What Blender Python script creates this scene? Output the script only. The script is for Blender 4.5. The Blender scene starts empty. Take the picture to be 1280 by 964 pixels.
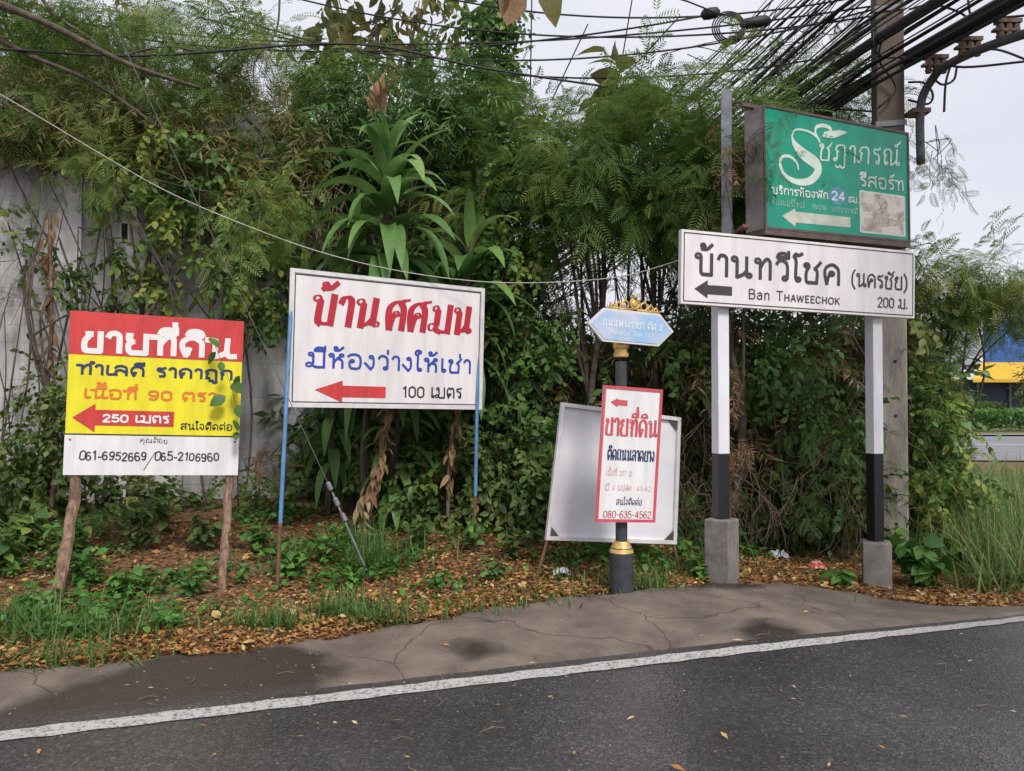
import bpy, math, random
import numpy as np
from mathutils import Vector, Matrix
R = math.radians
rng = np.random.default_rng(7)
random.seed(7)
SC = bpy.context.scene
C = SC.collection

# ------------------------------------------------------------------ camera, sky, sun, exposure
F_PX, CX, CY, EYE, PITCH = 967.0, 640.0, 482.0, 1.6, math.atan(18/967.0)
cam_d = bpy.data.cameras.new('camera'); cam = bpy.data.objects.new('camera', cam_d); C.objects.link(cam)
cam.location = (0, 0, EYE); cam.rotation_euler = (R(90) + PITCH, 0, 0)
cam_d.sensor_width = 36; cam_d.lens = F_PX/1280*36; cam_d.clip_end = 2000; cam_d.clip_start = .05
SC.camera = cam
SUN_EL, SUN_AZ = R(46), R(156)         # azimuth from +Y clockwise: behind the camera, to the right
w = bpy.data.worlds.new('World'); SC.world = w; w.use_nodes = True
nt = w.node_tree; bg = nt.nodes['Background']
sky = nt.nodes.new('ShaderNodeTexSky'); sky.sky_type = 'NISHITA'; sky.sun_disc = False
sky.sun_elevation = SUN_EL; sky.sun_rotation = SUN_AZ; sky.dust_density = 4.0; sky.air_density = 1.0; sky.ozone_density = 1.0
tcw = nt.nodes.new('ShaderNodeTexCoord'); nzw = nt.nodes.new('ShaderNodeTexNoise')
nzw.inputs['Scale'].default_value = 2.2; nzw.inputs['Detail'].default_value = 5
mpw = nt.nodes.new('ShaderNodeMapping'); mpw.inputs['Scale'].default_value = (1, 1, 2.5)
nt.links.new(tcw.outputs['Generated'], mpw.inputs['Vector']); nt.links.new(mpw.outputs['Vector'], nzw.inputs['Vector'])
crw = nt.nodes.new('ShaderNodeValToRGB')
crw.color_ramp.elements[0].position = .3; crw.color_ramp.elements[0].color = (7.1, 7.2, 8.2, 1)
crw.color_ramp.elements[1].position = .72; crw.color_ramp.elements[1].color = (9.0, 8.95, 9.3, 1)
nt.links.new(nzw.outputs['Fac'], crw.inputs['Fac'])
mxw = nt.nodes.new('ShaderNodeMixRGB'); mxw.inputs['Fac'].default_value = .86    # overcast cloud over the clear sky
nt.links.new(sky.outputs['Color'], mxw.inputs['Color1']); nt.links.new(crw.outputs['Color'], mxw.inputs['Color2'])
nt.links.new(mxw.outputs['Color'], bg.inputs['Color']); bg.inputs['Strength'].default_value = .088
sd = bpy.data.lights.new('sun', 'SUN'); sd.energy = 2.2; sd.angle = R(15); sd.color = (1, .95, .87)
so = bpy.data.objects.new('sun', sd); C.objects.link(so)
sv = Vector((math.sin(SUN_AZ)*math.cos(SUN_EL), math.cos(SUN_AZ)*math.cos(SUN_EL), math.sin(SUN_EL)))
so.rotation_euler = sv.to_track_quat('Z', 'Y').to_euler(); so.location = (8, -8, 14)
SC.view_settings.view_transform = 'Standard'; SC.view_settings.look = 'None'
SC.view_settings.gamma = 1; SC.view_settings.use_curve_mapping = False
SC.view_settings.exposure = 0.4
SC.cycles.max_bounces = 6; SC.cycles.diffuse_bounces = 3; SC.cycles.transmission_bounces = 3; SC.cycles.caustics_reflective = False

# ------------------------------------------------------------------ measuring helpers
_cp, _sp = math.cos(PITCH), math.sin(PITCH)
def at(px, py, Y):
    """the point at depth Y that the photograph's pixel (1280 x 964) shows"""
    a, b = (px-CX)/F_PX, (CY-py)/F_PX
    dy, dz = _cp - b*_sp, b*_cp + _sp
    k = Y/dy
    return np.array((a*k, Y, EYE + dz*k))

def ss(a, b, x):
    t = np.clip((np.asarray(x, float)-a)/(b-a), 0, 1); return t*t*(3-2*t)
RU = np.array((math.cos(R(18)), math.sin(R(18)))); RN = np.array((-RU[1], RU[0])); RO = np.array((0, 4.48))
def road_xy(s, t): return RO[0] + s*RU[0] + t*RN[0], RO[1] + s*RU[1] + t*RN[1]
def road_st(x, y): return (x-RO[0])*RU[0] + (y-RO[1])*RU[1], (x-RO[0])*RN[0] + (y-RO[1])*RN[1]
def wob(x, y, f=1.0): return np.sin(x*2.1*f+1.3)*np.cos(y*1.7*f+.4) + .5*np.sin(x*4.7*f-y*3.9*f)
def g(x, y):
    """height of the ground"""
    x = np.asarray(x, float); y = np.asarray(y, float)
    s, t = road_st(x, y)
    verge = .05 - .2*ss(1.4, 3.7, x)
    road = -.0*ss(1.0, 6, x)
    k = ss(-.2, 1.2, t)
    h = road*(1-k) + verge*k
    h = h + .30*ss(1.6, 4.8, t)*(1-ss(.2, 3.0, x)) - .22*ss(5, 16, x)*k
    h = h + .018*wob(x, y)*ss(1.0, 2.0, t)*(1-ss(14, 20, y))
    return h
def ground(px, py):
    """the ground point under a pixel"""
    lo, hi = 2.5, 60.0
    for _ in range(50):
        m = (lo+hi)/2; p = at(px, py, m)
        if p[2] > g(p[0], p[1]): lo = m
        else: hi = m
    return at(px, py, lo)

# ------------------------------------------------------------------ object helpers
WM = {}
def obj(name, V, F, m=None, parent=None, world=False, smooth=False):
    if world and parent is not None:
        inv = WM[parent.name].inverted(); V = [inv @ Vector(v) for v in V]
    me = bpy.data.meshes.new(name); me.from_pydata([tuple(v) for v in V], [], F); me.update()
    if smooth: me.polygons.foreach_set('use_smooth', [True]*len(me.polygons))
    if m: me.materials.append(m)
    o = bpy.data.objects.new(name, me); C.objects.link(o)
    if parent is not None:
        o.parent = parent; WM[o.name] = WM[parent.name].copy()
    else: WM[o.name] = Matrix.Identity(4)
    return o
def place(o, M):
    o.matrix_local = M
    WM[o.name] = (WM[o.parent.name] if o.parent else Matrix.Identity(4)) @ M
    return o
def tag(o, label=None, cat=None, group=None, kind=None):
    if label: o['label'] = label
    if cat: o['category'] = cat
    if group: o['group'] = group
    if kind: o['kind'] = kind
    return o
def thing(name, label, cat, M=None, group=None):
    o = bpy.data.objects.new(name, None); C.objects.link(o); o.empty_display_size = .1
    M = M if isinstance(M, Matrix) else Matrix.Translation(Vector(M) if M is not None else Vector((0, 0, 0)))
    o.matrix_local = M; WM[o.name] = M.copy()
    return tag(o, label, cat, group)

class MB:
    def __init__(s): s.V, s.F = [], []
    def box(s, x0, x1, y0, y1, z0, z1, M=None):
        b = len(s.V)
        for z in (z0, z1):
            for (x, y) in ((x0, y0), (x1, y0), (x1, y1), (x0, y1)): s.V.append(Vector((x, y, z)))
        if M is not None: s.V[b:] = [M @ v for v in s.V[b:]]
        s.F += [tuple(b+i for i in f) for f in ((3,2,1,0), (4,5,6,7), (0,1,5,4), (1,2,6,5), (2,3,7,6), (3,0,4,7))]
        return s
    def tube(s, pts, r, n=6, cap=True, rough=0.0):
        pts = [Vector(p) for p in pts]; m = len(pts)
        rr = r if hasattr(r, '__len__') else [r]*m
        b = len(s.V); up = None
        for i, p in enumerate(pts):
            t = (pts[min(i+1, m-1)] - pts[max(i-1, 0)]).normalized()
            if up is None: up = Vector((0, 0, 1)) if abs(t.z) < .9 else Vector((1, 0, 0))
            a = t.cross(up)
            if a.length < 1e-4: a = t.orthogonal()
            a.normalize(); c = a.cross(t); up = c
            for k in range(n):
                an = 2*math.pi*k/n
                q = rr[i]*(1 + (random.uniform(-rough, rough) if rough else 0))
                s.V.append(p + a*(math.cos(an)*q) + c*(math.sin(an)*q))
        for i in range(m-1):
            for k in range(n):
                k2 = (k+1) % n
                s.F.append((b+i*n+k, b+i*n+k2, b+(i+1)*n+k2, b+(i+1)*n+k))
        if cap:
            s.F.append(tuple(b+k for k in range(n)[::-1])); s.F.append(tuple(b+(m-1)*n+k for k in range(n)))
        return s
    def lathe(s, prof, n=20, M=None):
        b = len(s.V)
        for r, z in prof:
            for k in range(n):
                a = 2*math.pi*k/n; s.V.append(Vector((r*math.cos(a), r*math.sin(a), z)))
        if M is not None: s.V[b:] = [M @ v for v in s.V[b:]]
        for i in range(len(prof)-1):
            for k in range(n):
                k2 = (k+1) % n; s.F.append((b+i*n+k, b+i*n+k2, b+(i+1)*n+k2, b+(i+1)*n+k))
        s.F.append(tuple(b+k for k in range(n)[::-1])); s.F.append(tuple(b+(len(prof)-1)*n+k for k in range(n)))
        return s
    def prism(s, poly, y0, y1):
        """outline in x, z pulled from y0 (front) to y1"""
        b = len(s.V); n = len(poly)
        for y in (y0, y1):
            for x, z in poly: s.V.append(Vector((x, y, z)))
        s.F.append(tuple(range(b, b+n))); s.F.append(tuple(range(b+2*n-1, b+n-1, -1)))
        for k in range(n):
            k2 = (k+1) % n; s.F.append((b+k, b+n+k, b+n+k2, b+k2))
        return s
    def build(s, name, m, parent=None, world=False, smooth=False, bevel=0):
        o = obj(name, s.V, s.F, m, parent, world, smooth)
        if bevel:
            md = o.modifiers.new('bevel', 'BEVEL'); md.width = bevel; md.segments = 2; md.limit_method = 'ANGLE'; md.angle_limit = R(50)
        return o

def bez(p0, p1, sag=0.0, n=14, jit=0.0):
    p0, p1 = np.array(p0, float), np.array(p1, float); out = []
    for i in range(n+1):
        t = i/n; p = p0*(1-t) + p1*t; p[2] -= sag*4*t*(1-t)
        if jit and 0 < i < n: p = p + rng.normal(0, jit, 3)
        out.append(p)
    return out
def smooth_path(P, n=6):
    P = [np.array(p, float) for p in P]; E = [2*P[0]-P[1]] + P + [2*P[-1]-P[-2]]; out = []
    for i in range(1, len(E)-2):
        a, b, c, d = E[i-1:i+3]
        for k in range(n):
            t = k/n; out.append(.5*((2*b) + (c-a)*t + (2*a-5*b+4*c-d)*t*t + (3*b-a-3*c+d)*t**3))
    return out + [P[-1]]

# ------------------------------------------------------------------ materials
def lerp3(a, k): return tuple(min(1, c*k) for c in a)
def mat(name, col, rough=.6, var=.18, scale=6.0, bump=0.0, bscale=40.0, metal=0.0, col2=None, lo=.35, hi=.65, stretch=(1, 1, 1), detail=5, spec=.5):
    m = bpy.data.materials.new(name); m.use_nodes = True; t = m.node_tree; b = t.nodes['Principled BSDF']
    b.inputs['Roughness'].default_value = rough; b.inputs['Metallic'].default_value = metal; b.inputs['Specular IOR Level'].default_value = spec
    tc = t.nodes.new('ShaderNodeTexCoord'); mp = t.nodes.new('ShaderNodeMapping'); mp.inputs['Scale'].default_value = stretch
    t.links.new(tc.outputs['Object'], mp.inputs['Vector'])
    nz = t.nodes.new('ShaderNodeTexNoise'); nz.inputs['Scale'].default_value = scale; nz.inputs['Detail'].default_value = detail; nz.inputs['Roughness'].default_value = .62
    t.links.new(mp.outputs['Vector'], nz.inputs['Vector'])
    cr = t.nodes.new('ShaderNodeValToRGB'); e = cr.color_ramp.elements
    e[0].position, e[1].position = lo, hi
    e[0].color = (*(col2 if col2 else lerp3(col, 1-var)), 1); e[1].color = (*(col if col2 else lerp3(col, 1+var*.5)), 1)
    t.links.new(nz.outputs['Fac'], cr.inputs['Fac']); t.links.new(cr.outputs['Color'], b.inputs['Base Color'])
    if bump:
        n2 = t.nodes.new('ShaderNodeTexNoise'); n2.inputs['Scale'].default_value = bscale; n2.inputs['Detail'].default_value = 4
        t.links.new(mp.outputs['Vector'], n2.inputs['Vector'])
        bp = t.nodes.new('ShaderNodeBump'); bp.inputs['Strength'].default_value = bump; bp.inputs['Distance'].default_value = .02
        t.links.new(n2.outputs['Fac'], bp.inputs['Height']); t.links.new(bp.outputs['Normal'], b.inputs['Normal'])
    return m
def leafmat(name, cols, rough=.5, trans=.3, spec=.35, warm=1.0):
    """leaf colours picked per leaf through the face attribute 'hue'"""
    m = bpy.data.materials.new(name); m.use_nodes = True; t = m.node_tree; b = t.nodes['Principled BSDF']
    b.inputs['Roughness'].default_value = rough; b.inputs['Specular IOR Level'].default_value = spec
    a = t.nodes.new('ShaderNodeAttribute'); a.attribute_name = 'hue'
    cr = t.nodes.new('ShaderNodeValToRGB'); el = cr.color_ramp.elements
    while len(el) < len(cols): el.new(.5)
    for i, c in enumerate(cols):
        el[i].position = c[0]; el[i].color = (c[1][0]*warm, c[1][1]*(1+(warm-1)*.25), c[1][2]/warm**.8, 1)
    t.links.new(a.outputs['Fac'], cr.inputs['Fac'])
    tc = t.nodes.new('ShaderNodeTexCoord'); nz = t.nodes.new('ShaderNodeTexNoise'); nz.inputs['Scale'].default_value = 30
    t.links.new(tc.outputs['Object'], nz.inputs['Vector'])
    mx = t.nodes.new('ShaderNodeMixRGB'); mx.blend_type = 'MULTIPLY'; mx.inputs['Fac'].default_value = .4
    t.links.new(cr.outputs['Color'], mx.inputs['Color1'])
    c2 = t.nodes.new('ShaderNodeValToRGB'); c2.color_ramp.elements[0].position = .3; c2.color_ramp.elements[0].color = (.5, .5, .5, 1); c2.color_ramp.elements[1].position = .7; c2.color_ramp.elements[1].color = (1.3, 1.3, 1.2, 1)
    t.links.new(nz.outputs['Fac'], c2.inputs['Fac']); t.links.new(c2.outputs['Color'], mx.inputs['Color2'])
    t.links.new(mx.outputs['Color'], b.inputs['Base Color'])
    tr = t.nodes.new('ShaderNodeBsdfTranslucent'); t.links.new(mx.outputs['Color'], tr.inputs['Color'])
    ms = t.nodes.new('ShaderNodeMixShader'); ms.inputs['Fac'].default_value = trans
    t.links.new(b.outputs['BSDF'], ms.inputs[1]); t.links.new(tr.outputs['BSDF'], ms.inputs[2])
    t.links.new(ms.outputs['Shader'], t.nodes['Material Output'].inputs['Surface'])
    return m

M = {}
M['red'] = mat('red_paint', (.60, .05, .05), .5, .22, 4, stretch=(2.5, 1, .5), detail=8)
M['yellow'] = mat('yellow_paint', (.82, .73, .025), .5, .14, 4, stretch=(2.5, 1, .5), detail=8)
M['white_board'] = mat('white_board', (.74, .735, .755), .45, .16, 3, lo=.28, hi=.6, stretch=(3, 1, .45), detail=8)
M['off_white'] = mat('off_white_vinyl', (.74, .71, .73), .45, .15, 2.5, lo=.28, hi=.6, stretch=(3, 1, .45), detail=8)
M['white_letter'] = mat('white_letter', (.8, .78, .79), .45, .06)
M['navy'] = mat('navy_letter', (.025, .04, .13), .4, .1)
M['blue_letter'] = mat('blue_letter', (.03, .07, .40), .4, .1)
M['orange_letter'] = mat('orange_letter', (.72, .20, .03), .4, .1)
M['ink'] = mat('black_letter', (.02, .02, .025), .5, .1)
M['marker'] = mat('marker_ink', (.03, .035, .05), .6, .4, 30)
M['crimson'] = mat('crimson_letter', (.45, .02, .04), .4, .1)
M['grey_letter'] = mat('grey_letter', (.05, .042, .045), .45, .2, 8)
M['pink_letter'] = mat('faded_pink_letter', (.72, .42, .46), .5, .1)
M['wood'] = mat('weathered_wood', (.33, .22, .15), .85, .5, 10, .7, 50, stretch=(3, 3, .35), col2=(.13, .075, .05))
M['blue_paint'] = mat('blue_paint', (.10, .26, .50), .5, .3, 8, col2=(.07, .17, .33))
M['rust'] = mat('rusty_steel', (.16, .08, .05), .85, .4, 20, .3)
M['galv'] = mat('galvanised_steel', (.22, .23, .26), .5, .3, 10, metal=.4)
M['dark_pole'] = mat('dark_grey_paint', (.045, .048, .058), .45, .3, 12)
M['gold'] = mat('gold_paint', (.62, .42, .14), .42, .4, 18, metal=.35)
M['post_white'] = mat('white_post_paint', (.72, .73, .78), .45, .12, 6, stretch=(1, 1, .3))
M['post_black'] = mat('black_post_paint', (.012, .012, .014), .4, .3, 8)
M['frame_white'] = mat('white_frame_paint', (.68, .66, .68), .5, .15, 9)
M['panel_back'] = mat('grey_white_sheet', (.74, .74, .80), .5, .10, 2.2)
M['concrete'] = mat('concrete', (.27, .25, .23), .9, .35, 4, .18, 90, col2=(.12, .108, .098), detail=9)
M['pole_conc'] = mat('weathered_pole_concrete', (.36, .335, .305), .9, .4, 5, .4, 50, col2=(.17, .15, .13), stretch=(1, 1, .25))
M['green'] = mat('green_acrylic', (.0, .31, .20), .35, .16, 3, col2=(.0, .235, .155))
M['box_brown'] = mat('brown_sheet_metal', (.13, .095, .085), .6, .4, 6, col2=(.08, .05, .045))
M['box_grey'] = mat('grey_sheet_metal', (.27, .245, .25), .6, .3, 6)
M['pale_green'] = mat('pale_green_vinyl', (.58, .70, .62), .5, .12)
M['faint_green'] = mat('faint_green_vinyl', (.35, .58, .48), .5, .15)
M['resort_letter'] = mat('pale_letter', (.62, .68, .60), .5, .15)
M['lavender'] = mat('lavender_letter', (.68, .70, .92), .5, .05)
M['halo'] = mat('faded_blue_print', (.10, .30, .38), .5, .3)
M['arrow_grey'] = mat('sun_bleached_arrow', (.52, .55, .47), .5, .2)
M['cable'] = mat('black_cable', (.012, .012, .014), .6, .2)
M['cord'] = mat('white_cord', (.50, .48, .44), .8, .2, 20)
M['hole_shade_seam'] = mat('hole_shade_and_seam', (.02, .02, .02), .9, .2)  # near-black stands in for shade in holes; also colours the board's dark seam
M['clamp'] = mat('brown_clamp', (.20, .12, .09), .6, .5, 20)
M['grey_conduit'] = mat('grey_conduit', (.10, .105, .115), .55, .2)
M['bark'] = mat('bark', (.13, .10, .075), .9, .5, 14, .6, 60, col2=(.05, .04, .03))
M['twig'] = mat('dry_twig', (.17, .12, .085), .9, .5, 12)
M['stem'] = mat('green_stem', (.09, .13, .04), .7, .3, 12)
M['trash_white'] = mat('white_plastic', (.72, .74, .76), .35, .1, 10)
M['trash_red'] = mat('printed_carton', (.62, .10, .08), .5, .2, 18, col2=(.70, .62, .55), lo=.48, hi=.52)
M['trash_mix'] = mat('printed_wrapper', (.25, .38, .62), .4, .2, 22, col2=(.70, .35, .42), lo=.48, hi=.52)

def grime_up(m, z0, z1, col):
    """soot and lichen stain the pole's upper length"""
    t = m.node_tree; b = t.nodes['Principled BSDF']; src = b.inputs['Base Color'].links[0].from_node
    tc = t.nodes.new('ShaderNodeTexCoord'); sp = t.nodes.new('ShaderNodeSeparateXYZ'); t.links.new(tc.outputs['Object'], sp.inputs[0])
    nz = t.nodes.new('ShaderNodeTexNoise'); nz.inputs['Scale'].default_value = 3; t.links.new(tc.outputs['Object'], nz.inputs['Vector'])
    ad = t.nodes.new('ShaderNodeMath'); ad.operation = 'MULTIPLY_ADD'; t.links.new(nz.outputs['Fac'], ad.inputs[0]); ad.inputs[1].default_value = 2.0; t.links.new(sp.outputs['Z'], ad.inputs[2])
    mr = t.nodes.new('ShaderNodeMapRange'); t.links.new(ad.outputs[0], mr.inputs[0]); mr.inputs[1].default_value = z0+1; mr.inputs[2].default_value = z1+1; mr.inputs[4].default_value = .8
    mx = t.nodes.new('ShaderNodeMixRGB'); t.links.new(mr.outputs[0], mx.inputs['Fac']); t.links.new(src.outputs['Color'], mx.inputs['Color1']); mx.inputs['Color2'].default_value = (*col, 1)
    t.links.new(mx.outputs['Color'], b.inputs['Base Color'])
grime_up(M['pole_conc'], 2.2, 4.0, (.11, .082, .062))
# ------------------------------------------------------------------ the setting: ground, road, apron, line
def nodes(m): return m.node_tree, m.node_tree.nodes, m.node_tree.links
def sheet(name, S, Tf, T_n, off, m, kind='structure', lip=0.0):
    """a sheet laid along the road: s values, t from Tf(s)[0] to Tf(s)[1]"""
    V, F = [], []
    for s in S:
        t0, t1 = Tf(s)
        for j in range(T_n+1):
            t = t0 + (t1-t0)*j/T_n; x, y = road_xy(s, t)
            z = float(g(x, y)) + off
            if lip and j in (0, T_n): z -= lip
            V.append((x, y, z))
    n = T_n+1
    for i in range(len(S)-1):
        for j in range(T_n): F.append((i*n+j, (i+1)*n+j, (i+1)*n+j+1, i*n+j+1))
    o = obj(name, V, F, m, smooth=True); o['kind'] = kind
    return o
_es = np.array([-30, -6.0, -3.2, -2.1, -1.35, -.57, .46, 1.2, 2.2, 2.9, 3.3, 3.6, 3.9, 4.25, 4.6, 5.6])
_et = np.array([.9, .9, .87, .86, .86, 1.02, 1.36, 1.46, 1.50, 1.56, 1.54, 1.32, .88, .45, .22, .15])
def apron_edge(s):
    e = np.interp(s, _es, _et)
    return e + .03*np.sin(s*9.0) + .022*np.sin(s*23+1)

def asphalt_mat():
    m = bpy.data.materials.new('asphalt'); m.use_nodes = True; t, N, L = nodes(m); b = N['Principled BSDF']
    tc = N.new('ShaderNodeTexCoord')
    big = N.new('ShaderNodeTexNoise'); big.inputs['Scale'].default_value = .8; big.inputs['Detail'].default_value = 6
    L.new(tc.outputs['Object'], big.inputs['Vector'])
    cr = N.new('ShaderNodeValToRGB'); e = cr.color_ramp.elements
    e[0].position = .35; e[0].color = (.032, .030, .032, 1); e[1].position = .7; e[1].color = (.064, .061, .063, 1)
    L.new(big.outputs['Fac'], cr.inputs['Fac'])
    vo = N.new('ShaderNodeTexVoronoi'); vo.inputs['Scale'].default_value = 75
    L.new(tc.outputs['Object'], vo.inputs['Vector'])
    c2 = N.new('ShaderNodeValToRGB'); e = c2.color_ramp.elements; e[0].position = 0; e[0].color = (.4, .4, .4, 1); e[1].position = .72; e[1].color = (1.2, 1.2, 1.2, 1); e2 = c2.color_ramp.elements.new(.9); e2.color = (2.5, 2.45, 2.35, 1)
    L.new(vo.outputs['Color'], c2.inputs['Fac'])
    mx = N.new('ShaderNodeMixRGB'); mx.blend_type = 'MULTIPLY'; mx.inputs['Fac'].default_value = .75
    L.new(cr.outputs['Color'], mx.inputs['Color1']); L.new(c2.outputs['Color'], mx.inputs['Color2']); L.new(mx.outputs['Color'], b.inputs['Base Color'])
    wt = N.new('ShaderNodeTexNoise'); wt.inputs['Scale'].default_value = .55; wt.inputs['Detail'].default_value = 3
    L.new(tc.outputs['Object'], wt.inputs['Vector'])
    c3 = N.new('ShaderNodeValToRGB'); e = c3.color_ramp.elements; e[0].position = .38; e[0].color = (.22, .22, .22, 1); e[1].position = .64; e[1].color = (.48, .48, .48, 1)
    L.new(wt.outputs['Fac'], c3.inputs['Fac']); L.new(c3.outputs['Color'], b.inputs['Roughness'])
    bp = N.new('ShaderNodeBump'); bp.inputs['Strength'].default_value = .45; bp.inputs['Distance'].default_value = .005
    L.new(vo.outputs['Distance'], bp.inputs['Height']); L.new(bp.outputs['Normal'], b.inputs['Normal'])
    return m
def apron_mat():
    """worn brownish concrete with damp patches of their own shape"""
    m = mat('worn_concrete', (.185, .150, .122), .85, .3, 2.6, .5, 70, col2=(.10, .076, .064), lo=.34, hi=.64, detail=9)
    t, N, L = nodes(m); b = N['Principled BSDF']; cr = b.inputs['Base Color'].links[0].from_node
    geo = N.new('ShaderNodeNewGeometry'); nz = N.new('ShaderNodeTexNoise'); nz.inputs['Scale'].default_value = 2.3; nz.inputs['Detail'].default_value = 4
    L.new(geo.outputs['Position'], nz.inputs['Vector'])
    tot = None
    for (px, py, r0, r1) in ((300, 850, .30, .62), (190, 872, .25, .60), (120, 895, .3, .6), (900, 700+28, .12, .42), (1010, 715, .05, .25), (960, 790, .05, .3), (600, 815, .02, .22)):
        p = ground(px, py)
        sb = N.new('ShaderNodeVectorMath'); sb.operation = 'SUBTRACT'; L.new(geo.outputs['Position'], sb.inputs[0]); sb.inputs[1].default_value = tuple(p)
        ln = N.new('ShaderNodeVectorMath'); ln.operation = 'LENGTH'; L.new(sb.outputs[0], ln.inputs[0])
        ad = N.new('ShaderNodeMath'); ad.operation = 'MULTIPLY_ADD'; L.new(nz.outputs['Fac'], ad.inputs[0]); ad.inputs[1].default_value = .55; L.new(ln.outputs['Value'], ad.inputs[2])
        mr = N.new('ShaderNodeMapRange'); L.new(ad.outputs[0], mr.inputs[0]); mr.inputs[1].default_value = r1+.10; mr.inputs[2].default_value = r1+.26; mr.inputs[3].default_value = 1; mr.inputs[4].default_value = 0
        if tot is None: tot = mr.outputs[0]
        else:
            mm = N.new('ShaderNodeMath'); mm.operation = 'MAXIMUM'; L.new(tot, mm.inputs[0]); L.new(mr.outputs[0], mm.inputs[1]); tot = mm.outputs[0]
    mx = N.new('ShaderNodeMixRGB'); L.new(tot, mx.inputs['Fac']); L.new(cr.outputs['Color'], mx.inputs['Color1']); mx.inputs['Color2'].default_value = (.042, .032, .028, 1)
    wv = N.new('ShaderNodeTexNoise'); wv.inputs['Scale'].default_value = 2.6; wv.inputs['Detail'].default_value = 2.5; L.new(geo.outputs['Position'], wv.inputs['Vector'])
    ma = N.new('ShaderNodeVectorMath'); ma.operation = 'MULTIPLY_ADD'; L.new(wv.outputs['Color'], ma.inputs[0]); ma.inputs[1].default_value = (.32, .32, .32); L.new(geo.outputs['Position'], ma.inputs[2])
    vo = N.new('ShaderNodeTexVoronoi'); vo.feature = 'DISTANCE_TO_EDGE'; vo.inputs['Scale'].default_value = .75; L.new(ma.outputs[0], vo.inputs['Vector'])
    ck = N.new('ShaderNodeMapRange'); L.new(vo.outputs['Distance'], ck.inputs[0]); ck.inputs[1].default_value = .002; ck.inputs[2].default_value = .007; ck.inputs[3].default_value = .6; ck.inputs[4].default_value = 0
    mk = N.new('ShaderNodeMixRGB'); L.new(ck.outputs[0], mk.inputs['Fac']); L.new(mx.outputs['Color'], mk.inputs['Color1']); mk.inputs['Color2'].default_value = (.025, .02, .018, 1); mx = mk
    L.new(mx.outputs['Color'], b.inputs['Base Color'])
    ro = N.new('ShaderNodeMapRange'); L.new(tot, ro.inputs[0]); ro.inputs[3].default_value = .85; ro.inputs[4].default_value = .32; L.new(ro.outputs[0], b.inputs['Roughness'])
    return m
def line_mat():
    m = mat('worn_road_paint', (.42, .415, .405), .75, .2, 44, .3, 90, col2=(.15, .145, .14), lo=.38, hi=.50, detail=10)
    return m
def soil_mat():
    m = mat('leaf_strewn_soil', (.23, .125, .06), .95, .4, 14, .9, 30, col2=(.06, .036, .02), lo=.35, hi=.62, detail=8)
    return m

gx = np.concatenate([np.linspace(-200, -12, 14), np.linspace(-11, 12, 185), np.linspace(13, 60, 30), np.linspace(70, 300, 12)])
gy = np.concatenate([np.linspace(-40, 0, 8), np.linspace(.6, 15, 130), np.linspace(15.6, 60, 50), np.linspace(66, 600, 16)])
XX, YY = np.meshgrid(gx, gy, indexing='ij')
ZZ = g(XX, YY); S_, T_ = road_st(XX, YY)
ZZ = ZZ - .05*(1-ss(-.06, .02, T_ - apron_edge(S_)))
nx, ny = len(gx), len(gy)
V = np.stack([XX, YY, ZZ], -1).reshape(-1, 3)
F = [(i*ny+j, (i+1)*ny+j, (i+1)*ny+j+1, i*ny+j+1) for i in range(nx-1) for j in range(ny-1)]
o = obj('ground', V, F, soil_mat(), smooth=True); o['kind'] = 'structure'
SS = np.concatenate([np.linspace(-40, -6, 20), np.linspace(-5.8, 9, 150), np.linspace(9.5, 60, 40)])
sheet('road', SS, lambda s: (-9.0, .16), 40, .0, asphalt_mat())
sheet('road_edge_line', SS, lambda s: (-.055 + .006*math.sin(s*17) + .004*math.sin(s*41), .065 + .006*math.sin(s*13) + .004*math.sin(s*37)), 3, .005, line_mat())
sheet('roadside_apron', np.linspace(-5.9, 5.6, 200), lambda s: (.13 + .012*math.sin(s*11), float(apron_edge(s))), 14, .016, apron_mat(), lip=.03)
sheet('roadside_apron', np.linspace(-40, -5.9, 40), lambda s: (.13, .9), 4, .016, bpy.data.materials['worn_concrete'], lip=.03)
# the other road, far off to the right
def flat(name, x0, x1, y0, y1, off, m, n=24):
    V, F = [], []
    for i in range(n+1):
        for j in range(n+1):
            x = x0+(x1-x0)*i/n; y = y0+(y1-y0)*j/n; V.append((x, y, float(g(x, y))+off))
    for i in range(n):
        for j in range(n): F.append((i*(n+1)+j, (i+1)*(n+1)+j, (i+1)*(n+1)+j+1, i*(n+1)+j+1))
    o = obj(name, V, F, m); o['kind'] = 'structure'; return o
M['far_asphalt'] = mat('pale_asphalt', (.20, .20, .215), .8, .1, .5)
flat('highway', 8, 90, 24.5, 41, .05, M['far_asphalt'])
M['road_white'] = mat('road_white', (.6, .6, .62), .7, .1)
flat('highway_line', 8, 90, 33.2, 33.5, .06, M['road_white'], 16)
flat('highway_kerb', 8, 90, 41.0, 41.5, .14, M['road_white'], 16)
M['far_grass'] = mat('far_grass', (.14, .15, .05), .9, .4, .7, col2=(.09, .075, .035))
flat('grass_strip', 6, 90, 41.5, 62, .12, M['far_grass'])

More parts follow.
